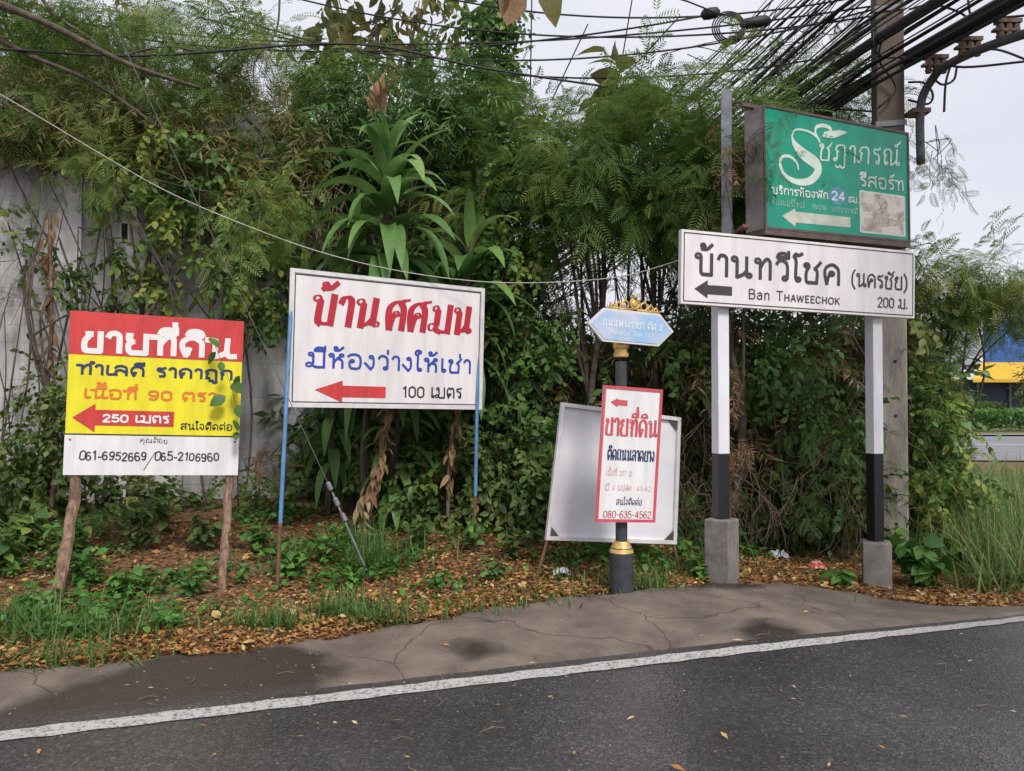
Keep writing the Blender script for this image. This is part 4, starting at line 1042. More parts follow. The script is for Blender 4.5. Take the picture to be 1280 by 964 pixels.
def limbs(base, cen, r0, k=10, wig=.10, top=None):
    """trunk and boughs as bent tapering tubes from the base out to some clump centres"""
    mb = MB(); base = np.array(base, float); cen = [np.array(q) for q in cen]
    t = np.mean(cen, 0) if top is None else np.array(top, float)
    tr = smooth_path([base, base*.66+t*.34+rng.normal(0, wig, 3), base*.3+t*.7+rng.normal(0, wig, 3), t], 4)
    n = len(tr); mb.tube(tr, [r0*(1-.65*i/n) for i in range(n)], 8, rough=.12)
    idx = rng.permutation(len(cen))[:k]
    for i in idx:
        j = int(rng.integers(n//3, n)); a = tr[j]; b = cen[i]; md_ = (a+b)/2 + rng.normal(0, wig, 3) + np.array((0, 0, .10))
        pth = smooth_path([a, md_, b], 4); m_ = len(pth); ra = r0*(1-.65*j/n)*.55
        mb.tube(pth, [ra*(1-.8*q/m_)+.003 for q in range(m_)], 5)
    return mb
SPR = [T_spray(i) for i in range(5)]
SPR2 = [T_spray(10+i, 5, .34) for i in range(4)]
TWL = [T_twigleaf(i) for i in range(4)]
TWB = [T_twigleaf(20+i, 8, T_blade(), .34) for i in range(4)]
TWN = [T_twigleaf(40+i, 12, (T_blade()[0]*np.array((1, .42, 1)), T_blade()[1]), .36) for i in range(4)]
M['fern_leaf'] = leafmat('feathery_leaf', [(0, (.05, .115, .035)), (.35, (.09, .19, .055)), (.7, (.14, .25, .075)), (1, (.22, .28, .085))], .55, .4, warm=1.22)
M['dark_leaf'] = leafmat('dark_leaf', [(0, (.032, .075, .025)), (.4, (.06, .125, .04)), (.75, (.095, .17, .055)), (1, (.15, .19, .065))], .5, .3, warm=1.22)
M['ivy_leaf'] = leafmat('creeper_leaf', [(0, (.05, .12, .04)), (.4, (.08, .185, .055)), (.8, (.13, .26, .07)), (1, (.26, .32, .08))], .45, .35, warm=1.12)
M['olive_leaf'] = leafmat('olive_leaf', [(0, (.10, .125, .045)), (.4, (.17, .18, .06)), (.75, (.24, .22, .075)), (1, (.33, .25, .11))], .6, .42)
M['dry_leaf'] = leafmat('dry_leaf', [(0, (.11, .065, .04)), (.4, (.21, .125, .075)), (.8, (.34, .22, .135)), (1, (.50, .37, .23))], .8, .25, .15)
M['strap_leaf'] = leafmat('strap_leaf', [(0, (.06, .14, .04)), (.5, (.13, .26, .075)), (.85, (.23, .37, .12)), (1, (.40, .40, .15))], .46, .32, .35)
M['weed_leaf'] = leafmat('weed_leaf', [(0, (.05, .14, .03)), (.5, (.095, .24, .05)), (1, (.18, .34, .075))], .45, .35)
M['grass_blade'] = leafmat('grass_blade', [(0, (.06, .14, .035)), (.5, (.11, .22, .055)), (.8, (.19, .26, .075)), (1, (.36, .31, .14))], .55, .3)
M['pale_grass'] = leafmat('pale_grass', [(0, (.09, .17, .045)), (.45, (.16, .25, .075)), (.8, (.28, .33, .13)), (1, (.42, .38, .20))], .6, .35)
M['litter'] = leafmat('fallen_leaf', [(0, (.08, .042, .024)), (.25, (.20, .085, .034)), (.5, (.38, .175, .055)), (.75, (.52, .30, .10)), (1, (.64, .49, .25))], .7, .15, .3)

def strands(n, E_, L, rad=.004, fall=1.0):
    """tangled hanging or dry stems inside ellipsoids"""
    mb = MB()
    for _ in range(n):
        e = E_[int(rng.integers(len(E_)))]; u = rng.normal(size=3); u /= np.linalg.norm(u); p = e['c'] + u*e['r']*rng.uniform(.2, 1)**.5
        l = L*rng.uniform(.5, 1.4); d = rng.normal(0, .5, 3) + np.array((0, 0, -fall)); d /= np.linalg.norm(d)
        mb.tube([p, p+d*l*.35+rng.normal(0, .05, 3), p+d*l*.7+rng.normal(0, .08, 3), p+d*l], [rad, rad, rad*.8, rad*.5], 4, cap=False)
    return mb
def tree(name, label, cat, base, E_, Ts, size, leaf, r0, group=None, droop=.5, hue=(.1, .9), k=10, dead=None, top=None, out=.8, bark='bark', part='crown'):
    base = np.array(base, float); base[2] = float(g(base[0], base[1])) if len(base) < 3 or base[2] is None else base[2]
    t = thing(name, label, cat, base, group)
    (V_, F_, H_), cen = foliage(E_, Ts, size, droop, hue, out)
    quads(part, V_, F_, H_, M[leaf], t)
    if r0: limbs(base - np.array((0, 0, .1)), cen, r0, k, top=top).build('trunk', M[bark], t, world=True, smooth=True)
    if dead: strands(*dead).build('dead_stems', M['twig'], t, world=True)
    return t
def gb(px, py): return ground(px, py)
def base_at(px, Y):
    p = at(px, 500, Y); return np.array((p[0], p[1], float(g(p[0], p[1]))))

# --- left: feathery tree leaning over the wall, its boughs across the top corner
tree('feathery_tree', 'feathery leaved tree arching over the top left above the whitewashed wall', 'tree', base_at(150, 11.5),
     [ell(60, 55, 9.7, 130, 70, .8, 22, 9, .34), ell(190, 80, 9.6, 110, 70, .8, 24, 9, .30), ell(310, 150, 9.8, 100, 50, .6, 13, 8, .28), ell(330, 75, 10.2, 70, 50, .6, 10, 7, .26), ell(80, 125, 9.0, 130, 30, .3, 14, 8, .26), ell(270, 20, 10.6, 120, 30, .8, 8, 7, .3), ell(240, 190, 9.5, 60, 40, .3, 7, 7, .22)],
     SPR, .55, 'fern_leaf', .11, droop=.55, hue=(.15, .8), k=24)
tree('sunlit_tint_tree', 'tree with sunlit yellow olive tint in its leaves filling the extreme upper left corner', 'tree', base_at(-60, 11),  # sunlit yellow of this corner is put into the leaf colour
     [ell(10, 80, 10.6, 90, 70, .8, 14, 9, .32), ell(80, 30, 10.9, 80, 50, .8, 7, 8, .3)], TWB, .62, 'olive_leaf', .09, droop=.5, hue=(.2, .9), k=14)
mb = MB()
for P, r in (([(-40, -10, 8.0), (60, 30, 8.1), (160, 80, 8.2), (250, 110, 8.4)], .045), ([(-40, 30, 8.3), (40, 70, 8.3), (120, 105, 8.4), (200, 160, 8.5)], .035), ([(40, -20, 8.6), (70, 20, 8.6), (120, 55, 8.7), (140, 100, 8.8), (175, 160, 8.9)], .024), ([(150, 70, 8.6), (210, 58, 8.7), (260, 66, 8.8), (320, 55, 9.0), (360, 62, 9.2)], .014), ([(350, -10, 9.3), (345, 40, 9.3), (318, 80, 9.2), (320, 130, 9.2)], .014)):
    q = smooth_path([at(*p) for p in P], 6); mb.tube(q, [r*(1-.6*i/len(q)) for i in range(len(q))], 7, rough=.1)
bo = thing('leaning_tree', 'dark bare boughs slanting through the leaves in the upper left corner', 'tree', base_at(-90, 8.3))
mb.tube(smooth_path([base_at(-90, 8.3), at(-80, 300, 8.3), at(-40, 40, 8.2)], 5), .07, 8); mb.build('bough', M['bark'], bo, world=True, smooth=True)
# --- creepers on the wall
tree('creeper', 'olive and brown creeper mat spilling over the wall ledge', 'creeper', base_at(160, 9.4),
     [ell(80, 135, 8.9, 150, 38, .3, 34, 11, .24), ell(290, 165, 9.2, 130, 50, .4, 28, 12, .26), ell(260, 215, 9.1, 90, 50, .3, 12, 10, .22)], TWN, .36, 'olive_leaf', .02, droop=.9, hue=(.0, .8), k=14,
     dead=(130, [ell(150, 160, 9.0, 160, 40, .3, 1), ell(360, 230, 9.1, 80, 50, .3, 1)], .6, .004))
tree('creeper', 'green heart leaved creeper curtain hanging beside the large white board', 'creeper', base_at(260, 8.7),
     [ell(205, 190, 8.9, 60, 50, .25, 11, 8, .2), ell(255, 270, 8.8, 55, 65, .25, 15, 8, .18), ell(310, 345, 8.7, 40, 60, .25, 12, 8, .17), ell(190, 330, 9.0, 18, 60, .1, 4, 6, .12), ell(335, 230, 8.9, 60, 60, .3, 14, 9, .2)], TWL, .33, 'ivy_leaf', .018, droop=.8, hue=(.05, .95), k=18)
tree('creeper', 'sparse creeper with bare stems climbing the wall at the far left edge', 'creeper', base_at(10, 8.5),
     [ell(40, 240, 8.7, 40, 30, .12, 3, 4, .14), ell(26, 400, 8.6, 20, 80, .12, 3, 4, .12), ell(12, 560, 8.4, 24, 50, .2, 7, 7, .15)], SPR2, .42, 'dark_leaf', .014, k=8)
tree('creeper', 'leafy creeper on a brown flaking stem left of the yellow board', 'creeper', base_at(62, 7.9),
     [ell(66, 350, 8.2, 14, 40, .1, 4, 5, .10), ell(74, 470, 8.0, 22, 50, .12, 6, 7, .12), ell(50, 545, 7.9, 38, 45, .16, 12, 8, .14), ell(170, 370, 8.8, 20, 30, .1, 4, 6, .12)], TWL, .30, 'dark_leaf', .03, k=14, hue=(.2, 1), top=at(60, 260, 8.0))
mb = MB()
for i in range(16):
    x = rng.uniform(0, 300); y0 = rng.uniform(200, 330); mb.tube(smooth_path([at(x, 690, 8.7), at(x+rng.uniform(-20, 20), 520, 8.75), at(x+rng.uniform(-25, 25), 380, 8.85), at(x+rng.uniform(-30, 30), y0, 8.9)], 4), rng.choice([.006, .009, .014]), 5, cap=False)
tag(mb.build('vine_stems', M['bark'], None, smooth=True), 'bare vine stems running up the whitewashed wall between the creepers', 'vine', kind='stuff')
tree('hanging_shrub', 'feathery branch drooping from the creeper toward the top corner of the large white board', 'shrub', base_at(300, 8.6),
     [ell(330, 270, 7.7, 35, 22, .2, 9, 6, .16), ell(150, 205, 8.2, 40, 22, .2, 6, 6, .16)], SPR2, .5, 'fern_leaf', .012, hue=(.5, 1), k=8)
# --- the mound of fine leaves behind the long leaved plants
tree('vine_mound', 'rounded mound of fine green vine leaves above the long leaved plants', 'vine', base_at(500, 9.6),
     [ell(500, 130, 9.6, 105, 45, .6, 40, 12, .26), ell(420, 150, 9.5, 70, 50, .5, 22, 12, .24), ell(590, 160, 9.8, 60, 50, .5, 22, 12, .24), ell(520, 230, 10.1, 130, 60, .4, 24, 12, .3)], TWN, .40, 'ivy_leaf', .05, droop=.5, hue=(.0, .7), k=16)
tree('shrub', 'dark shrub filling the space behind the large white board', 'shrub', base_at(480, 10),
     [ell(450, 330, 10.2, 100, 80, .3, 26, 11, .32), ell(430, 500, 9.9, 60, 90, .3, 14, 11, .3), ell(560, 430, 9.8, 100, 150, .5, 50, 12, .34)], TWB, .62, 'dark_leaf', .04, hue=(.0, .6), k=10,
     dead=(90, [ell(380, 250, 9.0, 80, 50, .3, 1)], .7, .005))
# --- long leaved plants (dracaena)
def strap_plant(label, stem, n, L0, seed, hang=.0):
    r = np.random.default_rng(seed); P = smooth_path(stem, 6); base = P[0].copy(); base[2] = float(g(base[0], base[1]))
    t = thing('long_leaved_plant', label, 'plant', base, 'long leaved plants behind the large white board')
    MB().tube(P, [.045*(1-.4*i/len(P)) for i in range(len(P))], 8, rough=.15).build('stem', M['bark'], t, world=True)
    V, F, H = [], [], []; dead_V, dead_F, dead_H = [], [], []
    for i in range(n):
        k = (i/n)**.8; f = 1-k*(.42+.5*hang); pi = max(0, min(1, f))*(len(P)-1); a = P[int(pi)] + np.array((0, 0, r.uniform(-.03, .03)))
        az = i*2.399+r.uniform(-.4, .4); el0 = R(80) - k*R(105)+r.uniform(-.2, .2); L = L0*r.uniform(.75, 1.1)*(.6+.4*min(1, k*4)); Wd = L*r.uniform(.066, .096)
        if math.sin(az) > .55 and r.random() < .6: continue
        d = np.array((math.cos(az)*math.cos(el0), math.sin(az)*math.cos(el0), math.sin(el0))); side = np.array((-math.sin(az), math.cos(az), 0)); p = a.copy(); b = len(V); h = np.clip(.68-.35*k+r.uniform(-.25, .35), 0, 1)
        ns = 9; bend = r.uniform(.10, .30)+.11*k
        VV_ = []
        for s_ in range(ns+1):
            x = s_/ns; w_ = Wd*(min(1, x*4+.25)*(1-max(0, (x-.45)/.55)**1.7)+.02)
            nrm = np.cross(side, d)*-1; nrm /= np.linalg.norm(nrm)+1e-9
            tw_ = side*math.cos(.25*x) + nrm*math.sin(.25*x)
            VV_ += [p+tw_*w_+np.array((0, 0, .35*w_)), p.copy(), p-tw_*w_+np.array((0, 0, .35*w_))]
            d = d + np.array((0, 0, -bend*(1.1 if x > .15 else .4))); d /= np.linalg.norm(d); p = p + d*L/ns
        V += VV_
        for s_ in range(ns):
            q = b+3*s_; F += [(q, q+1, q+4, q+3), (q+1, q+2, q+5, q+4)]; H += [h, h]
    quads('leaves', V, F, H, M['strap_leaf'], t)
    return t
tall_plant = strap_plant('tall long leaved plant with a big leaf rosette above the large white board', [base_at(462, 8.1), at(455, 560, 8.0), at(478, 360, 8.0), at(486, 178, 7.9)], 120, 1.10, 1)
strap_plant('shorter long leaved plant whose rosette rises over the right end of the large white board', [base_at(560, 8.5), at(575, 470, 8.4), at(590, 285, 8.4)], 52, .92, 2)
strap_plant('long leaved plant drooping below the large white board between its blue pipes', [base_at(500, 8.2), at(490, 600, 8.2), at(505, 485, 8.1)], 30, .66, 3, .3)
strap_plant('low long leaved plant hanging beside the guy wire', [base_at(410, 8.5), at(415, 560, 8.4), at(420, 440, 8.3)], 30, .64, 4, .3)
strap_plant('dark long leaved plant partly hidden behind the upper left of the large white board', [base_at(440, 8.9), at(440, 450, 8.8), at(445, 270, 8.7)], 46, .95, 5, .2)
pos = np.array([at(472+6*math.cos(k), 148-8*(k % 3), 7.8) for k in range(16)])
V_, F_, H_ = scatter(T_leaf(.10, .4, .05), pos, rng.normal(0, .22, (16, 3)) + np.array((0, 0, 1)), rng.uniform(.2, .42, 16), rng.uniform(.5, 1, 16))
quads('dead_leaves', V_, F_, H_, M['dry_leaf'], tall_plant)
# bundles of dead leaves on the stems
def dead_skirt(label, path, n, L, seed):
    r = np.random.default_rng(seed); P = smooth_path(path, 8); pos = np.array([P[int(r.integers(len(P)))] for _ in range(n)]) + r.normal(0, .025, (n, 3))
    d = r.normal(0, .35, (n, 3)) + np.array((0, -.15, -1)); V_, F_, H_ = scatter((T_leaf(.16, .3, .08)), pos, d, L*r.uniform(.5, 1.2, n), r.uniform(.35, 1, n))
    t = thing('dead_leaf_stem', label, 'plant', np.array((P[0][0], P[0][1], float(g(P[0][0], P[0][1])))))
    quads('dead_leaves', V_, F_, H_, M['dry_leaf'], t); MB().tube([np.array((P[0][0], P[0][1], float(g(P[0][0], P[0][1]))))] + list(P), .018, 6).build('stem', M['twig'], t, world=True)
dead_skirt('crooked stem sheathed in pale dead leaves below the large white board', [at(452, 668, 7.6), at(456, 625, 7.6), at(475, 580, 7.6), at(486, 520, 7.6), at(492, 470, 7.7)], 130, .17, 1)
dead_skirt('shorter stem of dead leaves near the right blue pipe', [at(560, 600, 7.9), at(566, 545, 7.9), at(575, 500, 7.9)], 40, .16, 2)
dead_skirt('tall stem hung with curled dead leaves against the whitewashed wall', [at(66, 690, 8.2), at(58, 540, 8.2), at(64, 400, 8.2), at(62, 270, 8.3)], 150, .17, 3)
tree('dried_fronds', 'brown dried fronds hanging right of the yellow board', 'fronds', base_at(330, 8.2), [ell(320, 562, 7.9, 14, 18, .08, 4, 4, .05)], SPR2, .28, 'dry_leaf', .006, droop=1.6, hue=(.3, .8), k=3)
tree('dry_creeper', 'dry creeper climbing close behind the left black and white post', 'creeper', base_at(914, 7.2), [ell(916, 500, 7.2, 5, 130, .05, 14, 4, .05), ell(908, 180, 7.2, 8, 60, .06, 5, 3, .06)], TWN, .20, 'dry_leaf', .012, droop=.8, hue=(.1, .6), k=10, top=at(914, 400, 7.2))
# --- teak crown and creeper covered trunk against the sky
tree('broad_leaved_tree', 'tall thin tree with drooping broad leaves against the sky at top centre', 'tree', base_at(470, 12),
     [ell(445, 15, 11, 50, 50, .4, 6, 4, .3), ell(525, 25, 11, 45, 50, .4, 7, 4, .3), ell(395, 55, 11, 30, 40, .3, 3, 4, .25)], [T_twigleaf(60+i, 6, T_leaf(.24, .6, .06), .5) for i in range(3)], .48, 'olive_leaf', .05, droop=1.0, hue=(.0, .6), k=14)
tree('creeper_tree', 'tall tree trunk wrapped in green creeper rising into the sky', 'tree', base_at(612, 11),
     [ell(612, 30, 10.5, 20, 50, .18, 16, 9, .15), ell(608, 110, 10.5, 24, 50, .2, 16, 9, .16)], TWL, .36, 'ivy_leaf', .09, droop=.9, hue=(.1, .7), k=6, top=at(615, -60, 10.8))
tl = thing('hanging_leaf', 'large brown dying leaf hanging at the top edge over the creeper covered trunk', 'leaf', at(640, -30, 7.5))
V_, F_, H_ = scatter(T_leaf(.30, .2, .05), np.array([at(648, -25, 7.5), at(636, -30, 7.5)]), np.array([(-.25, .1, -1), (.1, -.2, -1.)]), np.array([.48, .36]), np.array([.55, .3]))
quads('blade', V_, F_, H_, M['dry_leaf'], tl)
tl = thing('hanging_leaf', 'yellow green dying leaf hanging at the top edge left of the open sky', 'leaf', at(684, -30, 7.5))
V_, F_, H_ = scatter(T_leaf(.26, .2, .05), np.array([at(680, -30, 7.5)]), np.array([(.28, .0, -1)]), np.array([.48]), np.array([.6])); quads('blade', V_, F_, H_, M['olive_leaf'], tl)
tl = tree('broad_leaved_tree', 'bunch of large drooping yellow green leaves poking above the thicket into the sky', 'tree', base_at(785, 10.5), [ell(784, 108, 9.8, 16, 14, .1, 4, 5, .1)], [T_twigleaf(70, 5, T_leaf(.30, .5, .05), .9)], .45, 'olive_leaf', .025, droop=1.2, hue=(.1, .6), k=4)
# --- the thicket of feathery trees between the boards and the pole
TH = 'feathery trees of the thicket'
spec = [(655, 9.6, [ell(670, 190, 9.3, 65, 55, .6, 20, 9, .3), ell(640, 280, 9.4, 60, 60, .5, 18, 9, .3)], 'feathery thicket tree directly right of the rounded vine mound'),
        (735, 8.9, [ell(735, 205, 8.7, 60, 40, .6, 20, 9, .26), ell(745, 250, 8.6, 60, 24, .5, 8, 8, .22), ell(760, 170, 8.8, 40, 40, .4, 8, 8, .26)], 'feathery thicket tree above the street name plate'),
        (830, 9.0, [ell(830, 200, 8.8, 60, 45, .6, 20, 9, .26), ell(850, 260, 8.6, 50, 24, .5, 7, 7, .22), ell(800, 112, 9.0, 14, 36, .2, 4, 5, .18)], 'feathery thicket tree with a wispy tip rising into the cables'),
        (905, 8.3, [ell(890, 180, 8.2, 50, 60, .4, 18, 9, .26), ell(930, 215, 8.0, 38, 70, .3, 14, 8, .24), ell(870, 245, 8.1, 45, 36, .4, 10, 8, .24)], 'feathery thicket tree brushing the left side of the green lightbox'),
        (1010, 9.8, [ell(1000, 125, 10.4, 80, 34, .5, 14, 8, .26), ell(1060, 135, 9.6, 45, 30, .4, 9, 8, .26)], 'feathery thicket tree showing over the top of the green lightbox')]
for px, Y, E_, lab in spec:
    tree('feathery_tree', lab, 'tree', base_at(px, Y), E_, SPR, .52, 'fern_leaf', .05, TH, droop=.45, hue=(.05, .75), k=14,
         dead=(26, [ell(px, 330, Y, 70, 60, .4, 1)], .8, .005))
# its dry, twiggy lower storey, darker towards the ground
low = [(650, 9.4, 50, 440, 130), (720, 9.6, 55, 470, 120), (800, 9.5, 55, 480, 120), (870, 9.2, 55, 480, 120), (950, 9.3, 60, 470, 140), (1030, 9.4, 60, 470, 150), (1090, 9.8, 40, 450, 150)]
labs = ['brown twiggy bush right of the large white board', 'brown twiggy bush behind the leaning white panel', 'brown twiggy bush behind the street name plate', 'brown twiggy bush between street plate and left sign post', 'brown twiggy bush just right of the left black and white post', 'brown twiggy bush midway between the two black and white posts', 'brown twiggy bush beside the foot of the concrete pole']
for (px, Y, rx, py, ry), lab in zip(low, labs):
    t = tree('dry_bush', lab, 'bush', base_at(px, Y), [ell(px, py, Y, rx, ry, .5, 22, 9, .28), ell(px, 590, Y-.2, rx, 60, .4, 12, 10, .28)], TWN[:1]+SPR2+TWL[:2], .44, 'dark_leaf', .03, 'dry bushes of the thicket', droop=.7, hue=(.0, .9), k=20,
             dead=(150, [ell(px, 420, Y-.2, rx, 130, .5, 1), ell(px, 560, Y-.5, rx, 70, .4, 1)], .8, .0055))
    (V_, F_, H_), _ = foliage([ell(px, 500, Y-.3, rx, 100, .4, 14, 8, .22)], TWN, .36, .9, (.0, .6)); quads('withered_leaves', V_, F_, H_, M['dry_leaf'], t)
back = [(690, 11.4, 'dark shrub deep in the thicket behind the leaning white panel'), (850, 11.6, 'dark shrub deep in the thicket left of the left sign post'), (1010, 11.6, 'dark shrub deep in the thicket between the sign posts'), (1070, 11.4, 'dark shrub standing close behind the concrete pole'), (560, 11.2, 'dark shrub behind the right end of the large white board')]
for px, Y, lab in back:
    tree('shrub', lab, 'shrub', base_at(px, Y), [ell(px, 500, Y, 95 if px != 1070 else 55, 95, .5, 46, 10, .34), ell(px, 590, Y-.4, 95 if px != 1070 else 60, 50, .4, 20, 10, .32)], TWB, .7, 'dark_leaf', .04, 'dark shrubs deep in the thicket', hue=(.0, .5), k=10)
# --- creepers draped over the thicket and wall
for E_, hu, lab in (([ell(655, 215, 8.9, 40, 45, .25, 16, 9, .2), ell(640, 300, 8.8, 40, 60, .25, 18, 9, .2)], (.1, .8), 'green creeper draped over the thicket just right of the shorter rosette'),
                    ([ell(640, 450, 8.7, 45, 70, .25, 26, 9, .2), ell(690, 560, 8.5, 45, 40, .25, 14, 9, .18)], (.0, .7), 'dark green creeper mass between the large white board and the leaning panel'),
                    ([ell(890, 320, 8.4, 22, 60, .2, 10, 8, .16), ell(870, 430, 8.5, 30, 60, .2, 12, 8, .16)], (.0, .7), 'creeper hanging in the thicket left of the left sign post'),
                    ([ell(980, 470, 8.5, 45, 70, .25, 18, 9, .18), ell(1045, 540, 8.4, 35, 50, .2, 12, 8, .16)], (.0, .6), 'creeper spreading over the dry bush between the sign posts'),
                    ([ell(500, 560, 8.6, 70, 50, .25, 22, 9, .18), ell(560, 480, 8.7, 40, 60, .2, 12, 8, .16)], (.1, .8), 'creeper tangled below the large white board'),
                    ([ell(130, 230, 8.9, 30, 30, .1, 3, 6, .12), ell(25, 330, 8.8, 25, 50, .1, 3, 5, .12), ell(150, 340, 8.9, 25, 35, .1, 2, 6, .12)], (.1, .9), 'thin leafy creeper spread across the whitewashed wall above the yellow board'),
                    ([ell(1170, 520, 9.2, 22, 60, .25, 18, 9, .16), ell(1185, 610, 8.9, 35, 35, .25, 14, 9, .16)], (.3, 1), 'bright green creeper over the reeds beside the concrete pole')):
    tree('creeper', lab, 'creeper', base_at(640+(E_[0]['c'][0]/E_[0]['c'][1])*F_PX, E_[0]['c'][1]+.1), E_, TWL+SPR2[:1], .34, 'ivy_leaf', .016, droop=.8, hue=hu, k=10, dead=(20, E_, .6, .004))
# --- undergrowth along the foot of wall and thicket
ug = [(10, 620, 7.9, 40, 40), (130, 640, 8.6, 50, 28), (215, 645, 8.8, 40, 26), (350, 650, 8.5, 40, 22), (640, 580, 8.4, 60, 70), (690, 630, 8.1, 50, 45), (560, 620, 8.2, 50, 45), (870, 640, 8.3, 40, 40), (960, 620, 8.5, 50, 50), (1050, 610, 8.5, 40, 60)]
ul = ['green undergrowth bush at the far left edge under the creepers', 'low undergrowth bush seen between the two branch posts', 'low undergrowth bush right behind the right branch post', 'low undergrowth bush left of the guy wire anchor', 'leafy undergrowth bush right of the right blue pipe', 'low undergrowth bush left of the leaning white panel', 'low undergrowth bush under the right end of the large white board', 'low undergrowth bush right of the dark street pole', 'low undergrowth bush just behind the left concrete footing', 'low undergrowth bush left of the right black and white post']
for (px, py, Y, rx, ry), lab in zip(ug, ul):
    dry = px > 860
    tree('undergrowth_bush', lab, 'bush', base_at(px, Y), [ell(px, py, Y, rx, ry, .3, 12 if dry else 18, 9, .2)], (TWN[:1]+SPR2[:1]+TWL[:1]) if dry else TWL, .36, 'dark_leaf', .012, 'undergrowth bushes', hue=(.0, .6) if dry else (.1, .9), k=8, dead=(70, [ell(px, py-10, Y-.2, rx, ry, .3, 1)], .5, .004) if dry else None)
# --- right side: feathery bush, reeds and tall grass
tree('feathery_bush', 'feathery bush arching over the grass at the right edge beyond the pole', 'bush', base_at(1190, 10),
     [ell(1182, 348, 9.6, 40, 34, .4, 18, 8, .18), ell(1245, 338, 9.4, 45, 20, .4, 12, 7, .16), ell(1155, 440, 9.8, 16, 70, .3, 16, 8, .16), ell(1280, 372, 9.4, 30, 16, .3, 7, 6, .15)], SPR, .44, 'fern_leaf', .035, droop=.5, hue=(.25, .95), k=16)
tree('feathery_twig', 'small feathery twig dangling from the conduit right of the pole', 'twig', at(1150, 170, 8.45), [ell(1165, 190, 8.3, 16, 32, .12, 4, 4, .12)], SPR2, .38, 'dark_leaf', .006, droop=1.2, hue=(.3, .8), k=4)
def blades(pos, L, wd_, spread, hue, seg=3):
    n = len(pos); az = rng.uniform(0, 6.283, n); e0 = rng.uniform(R(38), R(88), n); V, F = [], []
    d = np.stack([np.cos(az)*np.cos(e0), np.sin(az)*np.cos(e0), np.sin(e0)], 1); side = np.stack([-np.sin(az+rng.uniform(-.6, .6, n)), np.cos(az), np.zeros(n)], 1)
    p = pos.copy(); W = wd_*rng.uniform(.6, 1.2, n); Ls = L*rng.uniform(.5, 1.2, n); VV_ = []
    for s_ in range(seg+1):
        w_ = (W*(1-(s_/seg)**1.5)+.0004)[:, None]; VV_ += [p+side*w_, p-side*w_]
        d = d + np.array((0, 0, -spread))*rng.uniform(.4, 1.4, (n, 1)); d /= np.linalg.norm(d, axis=1, keepdims=True); p = p + d*(Ls/seg)[:, None]
    V = np.stack(VV_, 1).reshape(-1, 3); o = (np.arange(n)*(2*(seg+1)))[:, None]
    F = np.concatenate([np.concatenate([o+2*s_, o+2*s_+1, o+2*s_+3, o+2*s_+2], 1) for s_ in range(seg)]); H = np.concatenate([hue]*seg)
    return V, F, H
def gpos(px, Y0, Y1, rx, n):
    X = rng.normal(px, rx, n); Y = rng.uniform(Y0, Y1, n); x = (X-640)/F_PX*Y; return np.stack([x, Y, g(x, Y)-.01], 1)
P_ = np.concatenate([gpos(1240, 9.0, 13, 55, 2600), gpos(1225, 7.8, 9.4, 40, 1100), gpos(1290, 6.9, 9.0, 40, 1300), gpos(1300, 13, 19, 120, 2600)])
V_, F_, H_ = blades(P_, .75, .008, .28, np.clip(rng.normal(.5, .25, len(P_)), 0, 1), 4)
tag(quads('tall_grass', V_, F_, H_, M['pale_grass']), 'tall pale grass on the right before the far road', 'grass', kind='stuff')
P_ = np.concatenate([gpos(1150, 9.2, 10.4, 12, 200), gpos(1140, 9.2, 10.4, 10, 160)])
V_, F_, H_ = blades(P_, 1.5, .012, .22, np.clip(rng.normal(.45, .3, len(P_)), 0, 1), 6)
tag(quads('reeds', V_, F_, H_, M['pale_grass']), 'tall yellowish reeds between the concrete pole and the grass', 'reeds', kind='stuff')
# --- grass tufts along the verge
tufts = [(20, 790, 260, .30, 45), (85, 800, 240, .28, 45), (150, 795, 160, .24, 35), (345, 785, 200, .22, 22), (300, 780, 80, .18, 25), (430, 770, 260, .24, 22), (470, 778, 200, .24, 25), (560, 765, 110, .16, 40), (640, 755, 150, .14, 50), (465, 715, 240, .42, 16), (450, 690, 140, .40, 18), (800, 735, 220, .24, 25), (840, 715, 120, .22, 20), (725, 725, 120, .18, 25), (170, 770, 80, .2, 30), (210, 775, 60, .16, 20), (930, 705, 60, .16, 15), (1075, 755, 12, .1, 12), (1195, 735, 60, .2, 20), (880, 700, 60, .2, 18), (345, 720, 50, .25, 10), (40, 830, 120, .2, 40), (120, 825, 90, .18, 40), (700, 740, 80, .12, 60), (510, 700, 90, .3, 30)]
parts = []
for px, py, n, L, rx in tufts:
    c_ = ground(px, py); k = c_[1]/F_PX*rx; x = rng.normal(c_[0], k, n); y = rng.normal(c_[1], k*.45, n); P_ = np.stack([x, y, g(x, y)-.01], 1)
    parts.append(blades(P_, L, .006, .32, np.clip(rng.normal(.35, .22, n), 0, 1)))
n = 3000; s_ = rng.uniform(-4.5, 4.6, n); t_ = apron_edge(s_) + np.abs(rng.normal(0, .5, n)) + .06; x, y = road_xy(s_, t_); keep = (wob(x, y, .8) + rng.normal(0, .4, n)) > .35
x, y = x[keep], y[keep]; parts.append(blades(np.stack([x, y, g(x, y)-.01], 1), .13, .005, .35, np.clip(rng.normal(.5, .25, len(x)), 0, 1)))
tag(quads('grass', *merge(parts), M['grass_blade']), 'green grass tufts along the edge of the worn apron', 'grass', kind='stuff')
